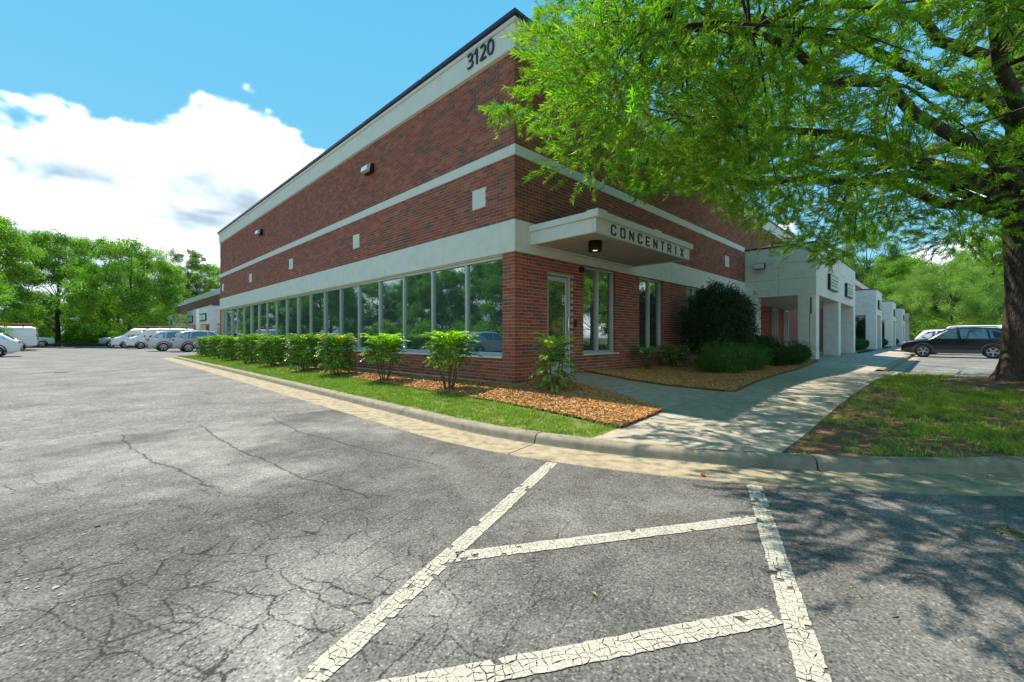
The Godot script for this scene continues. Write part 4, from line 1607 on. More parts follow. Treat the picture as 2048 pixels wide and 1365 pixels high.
func spray(sd: int, leaves: int, size: float, length: float, width: float, a: Color, e: Color) -> ArrayMesh:
	# a bunch of broad leaves round the origin, for trees and shrubs seen from farther away
	rng.seed = sd
	var b := MB.new()
	for i in leaves:
		var at := on_sphere() * size * pow(rng.randf(), 0.5)
		b.paint(a.lerp(e, rng.randf()))
		var dir := (at.normalized() * 0.7 + jit(0.8) + Vector3(0, -0.15, 0)).normalized()
		b.leaf(at, dir, Vector3.UP + jit(0.7), length * rnd(0.7, 1.25), width * rnd(0.7, 1.2))
	return b.commit()

func bow(p: Vector3, q: Vector3, lift: float, n: int, rough: float) -> Array:
	var pts := []
	for i in n + 1:
		var t := float(i) / n
		var w := p.lerp(q, t) + Vector3(0, lift * 4 * t * (1 - t), 0)
		if i and i < n: w += jit(rough)
		pts.append(w)
	return pts

func tapered(n: int, a: float, e: float) -> Array:
	var r := []
	for i in n + 1: r.append(lerpf(a, e, pow(float(i) / n, 0.8)))
	return r

const OUTLINE := [[1062, -80], [1068, 0], [1052, 62], [1050, 96], [1060, 122], [1070, 165], [962, 200], [966, 222], [985, 250], [1040, 246], [1078, 285], [1072, 330], [1078, 388], [1125, 410], [1180, 420], [1212, 385], [1240, 348], [1282, 395], [1300, 402], [1340, 368], [1400, 385], [1440, 405], [1475, 445], [1496, 495], [1515, 540], [1555, 552], [1580, 510], [1612, 490], [1640, 538], [1680, 525], [1705, 508], [1760, 490], [1800, 488], [1870, 522], [1920, 500], [1990, 512], [2090, 520], [2090, -80]]

func willow_oak() -> void:
	var foot := Vector3(7.55, 0.0, 6.78)
	foot.y = isle_level(7.55, 6.78) - 0.16
	var tree := thing("willow_oak", "large willow oak with dark trunk overhanging the pavement and office corner", "tree", foot)
	rng.seed = 900
	# trunk with root flare
	var b := MB.new()
	var rings := []
	var lump := FastNoiseLite.new()
	lump.seed = 4
	lump.frequency = 0.9
	for i in 40:
		var y := -0.1 + 13.0 * pow(i / 39.0, 1.35)
		var r := 0.315 + 0.24 * exp(-maxf(y, 0) / 0.28) + 0.05 * exp(-pow((y - 3.7) / 0.5, 2)) - 0.020 * y
		r = maxf(r, 0.06)
		var ring := []
		for k in 28:
			var a := -TAU * k / 28
			var flare := 1.0 + 0.30 * exp(-maxf(y, 0) / 0.35) * sin(a * 5 + 1.0)
			var q := r * flare * (1.0 + 0.10 * lump.get_noise_3d(cos(a) * 1.3, y * 0.8, sin(a) * 1.3))
			ring.append(Vector3(cos(a) * q + 0.12 * sin(y * 0.45), y, sin(a) * q + 0.10 * sin(y * 0.3 + 1)))
		rings.append(ring)
	b.loft(rings, true)
	part("trunk", b, M.bark, tree)

	# limbs
	var limbs := []
	var heads := [
		[3.6, Vector3(-6.2, 4.7, -4.1), 0.16], [3.9, Vector3(-8.8, 4.4, -3.2), 0.15], [4.6, Vector3(-9.2, 5.4, -1.0), 0.15], [3.4, Vector3(-5.0, 4.1, -5.6), 0.13], [5.2, Vector3(-7.6, 6.4, -5.0), 0.15],
		[5.6, Vector3(-8.6, 7.2, 1.5), 0.14], [6.2, Vector3(-4.5, 8.6, -4.6), 0.13], [4.2, Vector3(-1.6, 5.2, -6.6), 0.13], [4.8, Vector3(2.2, 5.9, -6.8), 0.13], [3.6, Vector3(-3.2, 4.3, -4.2), 0.11],
		[5.0, Vector3(6.0, 6.0, -4.0), 0.13], [6.6, Vector3(7.0, 8.0, 3.0), 0.13], [6.0, Vector3(-2.0, 7.5, 8.0), 0.13], [5.4, Vector3(-6.6, 6.2, 5.4), 0.13], [7.4, Vector3(3.2, 9.6, 6.2), 0.12],
		[8.0, Vector3(-5.6, 10.4, 0.6), 0.12], [8.6, Vector3(0.5, 11.5, -5.0), 0.11], [9.4, Vector3(-2.4, 12.8, -1.2), 0.10], [9.6, Vector3(2.8, 12.6, 1.4), 0.10], [7.0, Vector3(-7.2, 8.6, -2.6), 0.12],
	]
	for q in heads:
		var h: float = q[0]
		var from := Vector3(0.12 * sin(h * 0.45), h, 0.10 * sin(h * 0.3 + 1))
		var pts := bow(from, q[1], 0.5, 9, 0.16)
		var lb := MB.new()
		lb.tube(pts, tapered(9, q[2], 0.028), 9)
		limbs.append([pts, lb])

	# clumps of shoots fill the crown; each hangs on a bough from the nearest limb
	var outline := PackedVector2Array()
	for p in OUTLINE: outline.append(Vector2(p[0], p[1]))
	var twigs := [oak_twig(71), oak_twig(72), oak_twig(73)]
	rng.seed = 901
	var where := [[], [], []]
	var tint := [[], [], []]
	var made := 0
	var tries := 0
	while made < 540 and tries < 90000:
		tries += 1
		var a := rnd(0, TAU)
		var r := 10.9 * sqrt(rng.randf())
		var under := 2.55 + 0.55 * pow(r / 10.9, 2) + (0.7 if r < 2 else 0.0)
		var over := 4.9 + 8.6 * sqrt(maxf(0, 1 - pow(r / 11.1, 2)))
		var f := rng.randf()
		var p := Vector3(cos(a) * r, lerpf(under, over, f), sin(a) * r)
		# fullest on the side towards the office, thinner aloft and away from it
		var office_side := (p.x < -3.2 and p.z < 0.5 and p.y < 7.6) or (p.x < 2.0 and p.z < -3.0 and p.y < 8.4)
		if not office_side:
			if f > 0.25 and f < 0.85 and r < 8.0 and rng.randf() < 0.55: continue
			if p.x > 2.0 and rng.randf() < 0.75: continue
			if p.y > 5.6 and rng.randf() < 0.62: continue
			if p.z > 2.0 and rng.randf() < 0.45: continue
			if rng.randf() < 0.25: continue
		var wpos: Vector3 = foot + p
		if wpos.z < 0.95 and wpos.x > -0.8 and wpos.y < 7.9: continue
		var s := seen_at(wpos)
		if s.z > 0.5:
			if s.z < 3.2 and s.y > -150 and s.y < 1500: continue
			if s.x > 700 and s.x < 2100 and s.y > -120:
				if not Geometry2D.is_point_in_polygon(Vector2(s.x, s.y), outline): continue
			elif s.x <= 700 and s.y > -200: continue
		# bough
		var best := 1e9
		var joint := Vector3.ZERO
		var which := 0
		for i in limbs.size():
			var pts: Array = limbs[i][0]
			for k in range(2, pts.size()):
				var d: float = (pts[k] - p).length() + (0.6 if pts[k].y > p.y + 1 else 0.0)
				if d < best:
					best = d
					joint = pts[k]
					which = i
		if best > 4.2: continue
		made += 1
		var lb: MB = limbs[which][1]
		lb.tube(bow(joint, p, 0.22, 4, 0.07), tapered(4, 0.012 + 0.006 * best, 0.006), 4)
		var ext := rnd(0.45, 0.85)
		for k in 40:
			var dirv := on_sphere()
			var o := Vector3(dirv.x, dirv.y * 0.62, dirv.z) * ext * pow(rng.randf(), 0.45)
			var way := (o.normalized() * 0.9 + Vector3(cos(a), 0, sin(a)) * 0.5 + Vector3(0, rnd(-0.55, 0.25), 0)).normalized()
			var t := rng.randi() % 3
			var spot := p + o
			var sp := seen_at(foot + spot + way * 0.12)
			if sp.z > 0.5 and sp.x > 500 and sp.x < 2085 and sp.y > -75 and not Geometry2D.is_point_in_polygon(Vector2(sp.x, sp.y), outline): continue
			if (foot + spot).z < 0.35 and (foot + spot).x > -0.4 and (foot + spot).y < 7.4: continue
			where[t].append(Transform3D(facing(way, rnd(0, TAU)).scaled(Vector3.ONE * rnd(0.75, 1.15)), spot))
			var q := rnd(0.72, 1.22)
			tint[t].append(Color(q * rnd(0.85, 1.35), q * rnd(0.95, 1.1), q * rnd(0.7, 1.1)))
	for l in limbs: part("limb", l[1], M.bark, tree)
	for t in 3:
		copies("crown", twigs[t], M.oak, tree, where[t], tint[t], "stuff")

# ---- background trees: kinds built once, then copied
func tree_kind(sd: int, high: float, wide: float, sprays: Array, clumps: int, per: int, bare: float, cone := 0.0) -> Node3D:
	rng.seed = sd
	var t := Node3D.new()
	var b := MB.new()
	var lean := Vector3(rnd(-0.4, 0.4), 0, rnd(-0.4, 0.4))
	var spine := []
	for i in 7: spine.append(Vector3(0, -0.3 + high * 0.88 * i / 6.0, 0) + lean * pow(i / 6.0, 2) + (jit(0.08) if i else Vector3.ZERO))
	b.tube(spine, tapered(6, 0.022 * high, 0.03), 8)
	var where := [[], []]
	var tint := [[], []]
	for c in clumps:
		var f := pow(rng.randf(), 0.85)
		var y := lerpf(bare, 0.97, f) * high
		var k := (y / high - bare) / (1.0 - bare)
		var env := sqrt(maxf(0.02, 1.0 - pow(absf(k * 1.7 - 0.62) / 1.12, 2.2))) if cone == 0.0 else lerpf(1.0, 0.08, pow(k, 0.9))
		var a := rnd(0, TAU)
		var rr := wide * env * (0.45 + 0.55 * sqrt(rng.randf())) * rnd(0.82, 1.12)
		var p := Vector3(cos(a) * rr, y, sin(a) * rr) + lean * k
		var hub: Vector3 = spine[clampi(int(y / high * 5), 1, 5)]
		if c % 3 == 0: b.tube(bow(hub, p, 0.2, 3, 0.15), [0.05, 0.035, 0.02, 0.008], 4)
		var ext := wide * rnd(0.15, 0.27)
		var q0 := rnd(0.72, 1.2)
		for i in per:
			var o := on_sphere()
			o = Vector3(o.x, o.y * 0.6, o.z) * ext * pow(rng.randf(), 0.4)
			var m := rng.randi() & 1
			where[m].append(Transform3D(Basis(on_sphere(), rnd(0, TAU)).scaled(Vector3.ONE * rnd(0.8, 1.3)), p + o))
			var q := q0 * rnd(0.8, 1.2)
			tint[m].append(Color(q * rnd(0.9, 1.12), q, q * rnd(0.85, 1.1)))
	part("trunk", b, M.bark_far, t)
	merged("crown", sprays, M.leaf, t, where, tint)
	return t

func plant_copy(kind: Node3D, called: String, label: String, category: String, at: Vector3, size: float, group: String, turn := -1.0) -> Node3D:
	var c := kind.duplicate()
	c.name = numbered(called)
	add_child(c)
	c.position = at
	c.rotation.y = rnd(0, TAU) if turn < 0 else turn
	c.scale = Vector3.ONE * size
	tag(c, label, category, group)
	return c

func woods() -> void:
	var g1 := Color(0.135, 0.284, 0.041)
	var g2 := Color(0.284, 0.486, 0.061)
	var sp := [spray(201, 22, 0.34, 0.20, 0.115, g1, g2), spray(202, 22, 0.38, 0.19, 0.10, g1, g2)]
	var yl := [spray(203, 22, 0.34, 0.20, 0.12, Color(0.176, 0.351, 0.034), Color(0.324, 0.513, 0.054)), spray(204, 22, 0.38, 0.18, 0.11, Color(0.176, 0.351, 0.034), Color(0.297, 0.486, 0.054))]
	var dk := [spray(205, 24, 0.34, 0.18, 0.10, Color(0.081, 0.189, 0.041), Color(0.176, 0.324, 0.054)), spray(206, 24, 0.38, 0.18, 0.10, Color(0.081, 0.196, 0.041), Color(0.176, 0.324, 0.054))]
	var pale := [spray(207, 26, 0.36, 0.20, 0.05, Color(0.203, 0.351, 0.081), Color(0.338, 0.513, 0.135)), spray(208, 26, 0.40, 0.18, 0.05, Color(0.189, 0.338, 0.081), Color(0.338, 0.499, 0.135))]
	var kinds := [tree_kind(301, 14.5, 5.0, sp, 120, 22, 0.13), tree_kind(302, 13.0, 5.4, sp, 120, 22, 0.10), tree_kind(303, 18.0, 5.6, yl, 110, 20, 0.12), tree_kind(304, 20.0, 5.4, dk, 110, 20, 0.14), tree_kind(305, 12.0, 6.2, pale, 130, 24, 0.05), tree_kind(306, 17.0, 2.8, dk, 100, 20, 0.08, 1.0)]
	rng.seed = 77
	# those one can name in the photograph
	var rows := [
		[0, -7.7, -75.6, 1.02, "full green tree with dark trunk standing between pickup and low timber barrier", "trees edging the car park"],
		[1, -1.2, -66.0, 1.00, "spreading green tree with dark trunk above the parked vans", "trees edging the car park"],
		[0, -12.6, -56.0, 0.88, "tall tree at the photo's left edge rising behind the ladder-rack van", "trees edging the car park"],
		[1, -14.4, -47.0, 0.80, "leafy tree at the far left overhanging the parked white van", "trees edging the car park"],
		[2, 4.5, -112.0, 1.02, "bright yellow-green tree in the wood above the distant building", "wood beyond the lot"],
		[3, 12.0, -118.0, 1.08, "darkest tall tree in the wood beside the office's far corner", "wood beyond the lot"],
		[2, 18.0, -126.0, 1.12, "tall sunlit tree in the wood just left of the office's edge", "wood beyond the lot"],
		[4, 77.0, 6.6, 0.95, "broad pale feathery tree behind the black car", "trees beyond the porticoes"],
		[0, 93.0, 1.0, 1.0, "rounded tree closing the view at the end of the portico row", "trees beyond the porticoes"],
		[3, 106.0, -5.0, 1.15, "dark tall tree rising above the last porticoes", "trees beyond the porticoes"],
		[2, 92.0, 11.0, 1.0, "bright green tree seen between the pale tree and oak trunk", "trees beyond the porticoes"],
	]
	for r in rows:
		plant_copy(kinds[r[0]], "broadleaf_tree", r[4], "tree", Vector3(r[1], -0.3, r[2]), r[3], r[5])
	# the wood that closes the view, tree by tree
	for q in [[-18, -88], [-10, -92], [-3, -90], [4, -94], [-14, -100], [-6, -104], [1, -106], [9, -104], [-22, -78], [14, -110], [-20, -96], [-1, -118], [7, -122]]:
		plant_copy(kinds[rng.randi() % 4], "wood_tree", "one of the close-set trees of the wood beyond the car park", "tree", Vector3(q[0] + rnd(-1.5, 1.5), -0.3, q[1] + rnd(-2, 2)), rnd(0.5, 0.66), "wood beyond the car park")
	for q in [[100, 5], [104, 12], [98, 16], [112, 0], [114, 9], [120, 16], [122, 4], [110, -12], [100, -16], [92, -14], [118, -8], [106, 20], [92, 20], [128, -2], [126, 12], [98, -26], [86, 24], [110, 26]]:
		plant_copy(kinds[[0, 2, 2, 1, 3][rng.randi() % 5]], "wood_tree", "one of the trees massed behind the eastern car park", "tree", Vector3(q[0] + rnd(-1.5, 1.5), -0.3, q[1] + rnd(-2, 2)), rnd(0.85, 1.15), "trees behind the eastern car park")
	# the belt of trees along the west edge of the lot, which the office windows mirror
	for q in [[-38, 2], [-40, -8], [-38, -18], [-41, -28], [-38, -37], [-41, -46], [-38, -55], [-40, -64], [-46, -3], [-47, -22], [-47, -40], [-46, -58], [-36, -74], [-30, -82], [-44, -74], [-37, 12]]:
		plant_copy(kinds[[0, 1, 0, 3][rng.randi() % 4]], "roadside_tree", "one of the trees lining the west edge, mirrored in the ribbon window", "tree", Vector3(q[0], -0.3, q[1]), rnd(0.86, 0.98), "trees along the west edge")
	for q in [[20, 27], [26, 30], [32, 27], [38, 31], [44, 28], [50, 32], [13, 30], [56, 28]]:
		plant_copy(kinds[rng.randi() % 3], "roadside_tree", "one of the trees south of the lot, mirrored in the door glass", "tree", Vector3(q[0], -0.3, q[1]), rnd(0.8, 1.0), "trees south of the lot")
	# undergrowth below the wood
	var low := Node3D.new()
	var where := [[], []]
	var tint := [[], []]
	for i in 260:
		var o := on_sphere()
		var m := rng.randi() & 1
		where[m].append(Transform3D(Basis(on_sphere(), rnd(0, TAU)).scaled(Vector3.ONE * rnd(0.7, 1.1)), Vector3(o.x * 1.7, 0.9 + o.y * 1.0, o.z * 1.2) * pow(rng.randf(), 0.3)))
		var q := rnd(0.8, 1.3)
		tint[m].append(Color(q, q, q))
	merged("foliage", yl, M.leaf, low, where, tint)
	rng.seed = 78
	for q in [[-6.0, -76.8], [-4.4, -77.4], [-2.6, -77.0], [-0.6, -78.0], [1.6, -77.4], [3.4, -78.4], [-9.6, -77.6], [-12.4, -76.0], [-14.2, -72.0], [5.2, -78.0], [-16.6, -66.0], [-16.8, -60.0]]:
		plant_copy(low, "wild_shrub", "one of the sunlit shrubs growing wild behind the low timber barrier", "shrub", Vector3(q[0], -0.3, q[1]), rnd(0.9, 1.35), "wild shrubs at the lot's end")
	for q in [[-33, 4], [-34, -3], [-33, -10], [-34, -17], [-33, -24], [-34, -31], [-33, -38], [-34, -45], [-33, -52], [-34, -59], [-33, -66], [-31, -74]]:
		plant_copy(low, "wild_shrub", "one of the shrubs beneath the west edge trees, mirrored in the ribbon window", "shrub", Vector3(q[0], -0.3, q[1]), rnd(1.6, 2.2), "shrubs along the west edge")
	for q in [[80, 9.5], [84, 5], [83, 12], [88, 7], [90, 3.5], [94, 8], [96, 13], [98, 2], [100, 9]]:
		plant_copy(low, "wild_shrub", "one of the shrubs under the trees behind the eastern cars", "shrub", Vector3(q[0], -0.3, q[1]), rnd(1.5, 2.3), "shrubs behind the eastern cars")

# ---- planting by the walls
func frond(sd: int, pairs: int, length: float, leaflet: float) -> ArrayMesh:
	# a compound leaf that arches along +Y
	rng.seed = sd
	var b := MB.new()
	var pts := []
	for i in 6:
		var t := i / 5.0
		pts.append(Vector3(0, sin(t * 1.3) * length * 0.8, t * t * length * 0.42))
	b.paint(Color(0.16, 0.18, 0.05))
	b.tube(pts, [0.004, 0.0035, 0.003, 0.0025, 0.002, 0.001], 3)
	for i in pairs:
		var t := 0.22 + 0.78 * i / (pairs - 1.0)
		var k := mini(int(t * 5), 4)
		var at: Vector3 = pts[k].lerp(pts[k + 1], t * 5 - k)
		var d: Vector3 = (pts[k + 1] - pts[k]).normalized()
		var up := d.cross(Vector3.RIGHT).normalized()
		for s in [-1, 1]:
			b.paint(Color(0.14, 0.29, 0.045).lerp(Color(0.32, 0.48, 0.08), rng.randf()))
			b.leaf(at, Vector3(s, 0, 0) + d * rnd(0.4, 0.7) + up * rnd(-0.2, 0.25), up + jit(0.2), leaflet * rnd(0.8, 1.1) * (1.0 - 0.35 * absf(t - 0.55)), leaflet * 0.46)
	b.paint(Color(0.11, 0.19, 0.03))
	b.leaf(pts[5], pts[5] - pts[4], (pts[5] - pts[4]).cross(Vector3.RIGHT), leaflet, leaflet * 0.46)
	return b.commit()

func frond_bush(label: String, at: Vector3, high: float, wide: float, fronds: int, meshes: Array, sd: int, young: float, single: bool, lean := Vector3.ZERO, floor_ := 0.30) -> void:
	var p := thing("leatherleaf_shrub", label, "shrub", at, 0, "leatherleaf shrubs along the wall")
	rng.seed = sd
	var tips := []
	for i in 6:
		var a := TAU * i / 6 + rnd(-0.3, 0.3)
		var top := Vector3(cos(a) * wide * 0.36, high * rnd(0.55, 0.8), sin(a) * wide * 0.36) + lean * 0.6
		var b := MB.new()
		b.tube(bow(Vector3(cos(a) * 0.05, -0.03, sin(a) * 0.05), top, 0.03, 4, 0.02), [0.016, 0.014, 0.012, 0.010, 0.006], 6)
		part("stem", b, M.stem, p)
		tips.append(top)
	var where := [[], []]
	var tint := [[], []]
	for i in fronds:
		var a := i * 2.39996
		var f := (i + 0.5) / fronds
		var y := lerpf(floor_, 0.86, pow(f, 0.75)) * high
		var k := y / high
		var env := wide * 0.5 * (0.55 + 0.45 * sin(clampf((k - floor_ * 0.7) / (1.0 - floor_ * 0.7), 0, 1) * 2.5))
		var root := Vector3(cos(a), 0, sin(a)) * env * rnd(0.12, 0.55) + Vector3(0, y - 0.06, 0) + lean * k
		var way := Vector3(cos(a) * (1.35 - k), lerpf(0.15, 1.5, pow(k, 2.0)) + rnd(-0.15, 0.3), sin(a) * (1.35 - k)).normalized()
		# the frond's arch falls outwards
		var yv := way
		var out := Vector3(cos(a), -0.55, sin(a))
		var zv := (out - yv * out.dot(yv)).normalized()
		var t := Transform3D(Basis(yv.cross(zv), yv, zv).scaled(Vector3.ONE * rnd(0.75, 1.1)), root)
		var q := rnd(0.8, 1.2)
		var c := Color(q, q, q)
		if k > 0.72 and rng.randf() < young: c = Color(2.0 * q, 1.75 * q, 0.9 * q) if rng.randf() < 0.8 else Color(3.2 * q, 1.2 * q, 0.9 * q)
		var m := rng.randi() & 1
		if single:
			var key := "%d%s" % [m, c.r > 1.5]
			if not bush_meshes.has(key):
				var mt: StandardMaterial3D = M.shrub.duplicate()
				mt.albedo_color = Color(1, 1, 1) if c.r < 1.5 else Color(1.9, 1.7, 0.9).linear_to_srgb()
				bush_meshes[key] = mt
			put("frond", meshes[m], bush_meshes[key], p, t)
		else:
			where[m].append(t)
			tint[m].append(c)
	if not single:
		merged("foliage", meshes, M.shrub, p, where, tint)

func leaf_mound(called: String, label: String, at: Vector3, size: Vector3, sprays: Array, count: int, m: Material, sd: int, group: String, spill := 0.0) -> void:
	var p := thing(called, label, "shrub", at, 0, group)
	rng.seed = sd
	var b := MB.new()
	for i in 7:
		var a := TAU * i / 7
		b.tube(bow(Vector3(cos(a) * 0.04, -0.03, sin(a) * 0.04), Vector3(cos(a) * size.x * 0.33, size.y * rnd(0.4, 0.75), sin(a) * size.z * 0.33), 0.05, 4, 0.03), [0.022, 0.018, 0.014, 0.01, 0.006], 5)
	part("stem", b, M.stem, p)
	var lump := FastNoiseLite.new()
	lump.seed = sd
	lump.frequency = 1.4
	var where := [[], []]
	var tint := [[], []]
	for i in count:
		var o := on_sphere()
		var r := pow(rng.randf(), 0.25) * (1.0 + 0.22 * lump.get_noise_3dv(o * 1.5))
		var pos := Vector3(o.x * size.x * 0.5, (o.y * 0.5 + 0.53) * size.y, o.z * size.z * 0.5) * r + Vector3(0, size.y * 0.5 * (1 - r), 0)
		if pos.y < 0.02: pos.y = 0.02 + rng.randf() * 0.1
		if rng.randf() < spill: pos += o * rnd(0.05, 0.22) + Vector3(0, 0.05, 0)
		var k := rng.randi() & 1
		where[k].append(Transform3D(facing((o + jit(0.5)).normalized(), rnd(0, TAU)).scaled(Vector3.ONE * rnd(0.8, 1.2)), pos))
		var q := rnd(0.7, 1.25)
		tint[k].append(Color(q, q * rnd(0.95, 1.1), q))
	merged("foliage", sprays, m, p, where, tint)

func planting() -> void:
	var fr := [frond(401, 8, 0.36, 0.115), frond(402, 7, 0.32, 0.105)]
	var far := [frond(403, 7, 0.38, 0.13), frond(404, 6, 0.34, 0.12)]
	var names := [
		"leatherleaf shrub with orange new growth second from the brick corner", "bright topped leatherleaf shrub with bare stems before the third pane",
		"dense dark leatherleaf shrub, third along the wall from the corner", "broad leatherleaf shrub with fronds spilling left, fourth from the corner", "leatherleaf shrub fifth along the wall from the corner",
		"leatherleaf shrub sixth along the wall from the corner", "leatherleaf shrub seventh along the wall from the corner", "leatherleaf shrub eighth along the wall, near the cars", "last leatherleaf shrub, in front of the silver cars"]
	var zs := [-0.75, -3.15, -5.60, -7.85, -10.9, -13.3, -16.4, -18.9, -21.9]
	var spec := [[1.14, 0.88, 105, 0.45], [1.06, 0.80, 105, 0.75], [1.10, 0.86, 170, 0.15], [1.12, 1.12, 200, 0.15], [1.06, 1.0, 170, 0.12], [1.14, 1.0, 170, 0.12], [1.04, 1.0, 160, 0.12], [1.12, 1.0, 160, 0.12], [1.06, 1.0, 160, 0.12]]
	names[0] = "leatherleaf shrub with a tall top shoot, nearest the brick corner on the lawn side"
	for i in 9:
		var x := -0.98
		frond_bush(names[i], Vector3(x, rise(x, zs[i]) + 0.02, zs[i]), spec[i][0], spec[i][1], spec[i][2], fr if i < 4 else far, 500 + i, spec[i][3], i < 2, Vector3.ZERO, 0.42 if i < 2 else 0.16)
	frond_bush("pale leggy leatherleaf shrub standing alone before the door", Vector3(-0.05, rise(0, 0.95) + 0.02, 0.98), 0.98, 0.55, 56, fr, 520, 0.5, true, Vector3(-0.05, 0, 0.05), 0.12)

	var ho := [spray(411, 12, 0.07, 0.055, 0.03, Color(0.014, 0.042, 0.014), Color(0.04, 0.095, 0.024)), spray(412, 12, 0.08, 0.055, 0.03, Color(0.016, 0.046, 0.014), Color(0.042, 0.10, 0.024))]
	var bx := [spray(413, 14, 0.06, 0.04, 0.022, Color(0.023, 0.072, 0.018), Color(0.065, 0.143, 0.029)), spray(414, 14, 0.07, 0.04, 0.022, Color(0.026, 0.078, 0.018), Color(0.072, 0.156, 0.029))]
	var ju := [spray(415, 22, 0.10, 0.10, 0.014, Color(0.065, 0.156, 0.039), Color(0.143, 0.286, 0.058)), spray(416, 22, 0.11, 0.11, 0.014, Color(0.065, 0.163, 0.039), Color(0.156, 0.299, 0.058))]
	leaf_mound("holly_bush", "big rounded dark holly bush standing before the brick wall", Vector3(7.2, rise(7.2, 1.15), 1.15), Vector3(2.15, 2.30, 1.9), ho, 3600, M.dark_leaf, 601, "shrubs of the front bed", 0.05)
	leaf_mound("spreading_juniper", "sprawling feathery green shrub at the foot of the big holly", Vector3(4.75, rise(4.75, 2.1), 2.1), Vector3(1.3, 0.52, 0.95), ju, 480, M.shrub, 602, "shrubs of the front bed", 0.25)
	leaf_mound("spreading_juniper", "second feathery green shrub, right under the big holly", Vector3(6.1, rise(6.1, 2.15), 2.15), Vector3(1.2, 0.50, 0.9), ju, 420, M.shrub, 603, "shrubs of the front bed", 0.2)
	leaf_mound("clipped_box", "round dark clipped shrub right of the big holly", Vector3(9.3, rise(9.3, 1.7), 1.7), Vector3(1.25, 0.85, 1.1), ho, 900, M.dark_leaf, 604, "shrubs of the front bed")
	var more := [[8.4, 2.25, 0.75, 0.5, "small dark mound of leaves in front of the round clipped shrub"], [9.6, 2.35, 0.9, 0.5, "low green mound second in the front row by the pavement"], [10.7, 2.2, 0.9, 0.5, "low green mound third in the front row by the pavement"], [11.5, 1.5, 1.0, 0.55, "low green mound beneath the patio chair"], [12.2, 2.1, 0.7, 0.5, "low green mound fourth in the front row by the pavement"], [12.9, 1.95, 0.7, 0.55, "last low green mound at the foot of the white column"]]
	for i in more.size():
		var q: Array = more[i]
		leaf_mound("low_shrub", q[4], Vector3(q[0], rise(q[0], q[1]), q[1]), Vector3(q[2], q[3], q[2]), bx, 420, M.shrub, 610 + i, "shrubs of the front bed", 0.1)
	frond_bush("small frail leafy plant under the second south window", Vector3(4.35, rise(4.35, 0.45) + 0.02, 0.45), 0.55, 0.45, 16, fr, 640, 0.1, false, Vector3.ZERO, 0.55)
	frond_bush("dark fern-like plant against the wall left of the holly", Vector3(5.75, rise(5.75, 0.5) + 0.02, 0.5), 0.62, 0.9, 34, fr, 641, 0.0, false, Vector3.ZERO, 0.3)
	# hedges between the farther porticoes
	for q in [[26.0, 6.8, "low clipped hedge before the second portico"], [40.0, 6.2, "low clipped hedge before the third portico"], [53.5, 6.0, "low clipped hedge before the fourth portico"]]:
		leaf_mound("low_hedge", q[2], Vector3(q[0] + q[1] / 2, 0.08, 1.75), Vector3(q[1], 0.72, 1.2), bx, 2200, M.shrub, int(q[0]) + 600, "hedges between porticoes")
	for q in [[31.0, 1.2, "tall dark evergreen shrub beside the second portico"], [45.2, 1.0, "tall dark evergreen shrub beside the third portico"], [59.0, 1.0, "tall dark evergreen shrub beside the fourth portico"]]:
		leaf_mound("evergreen_shrub", q[2], Vector3(q[0], 0.08, 0.6), Vector3(1.9, 2.6, 1.3), ho, 2400, M.dark_leaf, int(q[0]) + 700, "evergreens between porticoes")

# ---------------------------------------------------------------- vehicles
# local axes: +X forward, +Y up, +Z the right-hand side; the origin on the ground in the middle
func along(line: Array, x: float) -> float:
	if x <= line[0][0]: return line[0][1]
	for i in line.size() - 1:
		if x <= line[i + 1][0]:
			return lerpf(line[i][1], line[i + 1][1], (x - line[i][0]) / maxf(1e-4, line[i + 1][0] - line[i][0]))
	return line[-1][1]

func half_at(s: Dictionary, x: float, y: float) -> float:
	# half width of the body at a height
	var l: float = s.length / 2
	var k := clampf((absf(x) - l * 0.55) / (l * 0.45), 0, 1)
	var w: float = s.width / 2 * (1.0 - 0.13 * pow(k, 2.4))
	var lean := clampf((y - s.belt) / (s.high - s.belt), 0, 1)
	var lower := clampf((s.belt * 0.62 - y) / (s.belt * 0.62), 0, 1)
	return w * (1.0 - s.tumble * lean) * (1.0 - 0.05 * lower)

func wheel(parent: Node, at: Vector3, r: float, side: float, rim: Material) -> void:
	var w := Node3D.new()
	w.name = "wheel"
	parent.add_child(w, true)
	w.position = at
	var t := Transform3D(Basis(Vector3.RIGHT, PI / 2 * side), Vector3.ZERO)
	var b := MB.new()
	b.lathe(t, [Vector2(r * 0.64, -0.11), Vector2(r * 0.95, -0.11), Vector2(r, -0.07), Vector2(r, 0.07), Vector2(r * 0.96, 0.105), Vector2(r * 0.68, 0.112), Vector2(r * 0.66, 0.09)], 28)
	part("tyre", b, M.tyre, w)
	var h := MB.new()
	h.lathe(t, [Vector2(r * 0.67, 0.095), Vector2(r * 0.62, 0.10), Vector2(r * 0.59, 0.07)], 28)
	for i in 5:
		var a := TAU * i / 5 + 0.3
		h.obox(t * Transform3D(Basis(Vector3.UP, a), Vector3(cos(a), 0, -sin(a)) * r * 0.33 + Vector3(0, 0.082, 0)), Vector3(r * 0.6, 0.028, r * 0.17))
	h.lathe(t, [Vector2(r * 0.16, 0.07), Vector2(r * 0.15, 0.1), Vector2(0.0, 0.105)], 14)
	part("rim", h, rim, w)
	var d := MB.new()
	d.lathe(t, [Vector2(r * 0.655, 0.04), Vector2(0.0, 0.045)], 24)
	part("brake_disc", d, M.plastic, w)

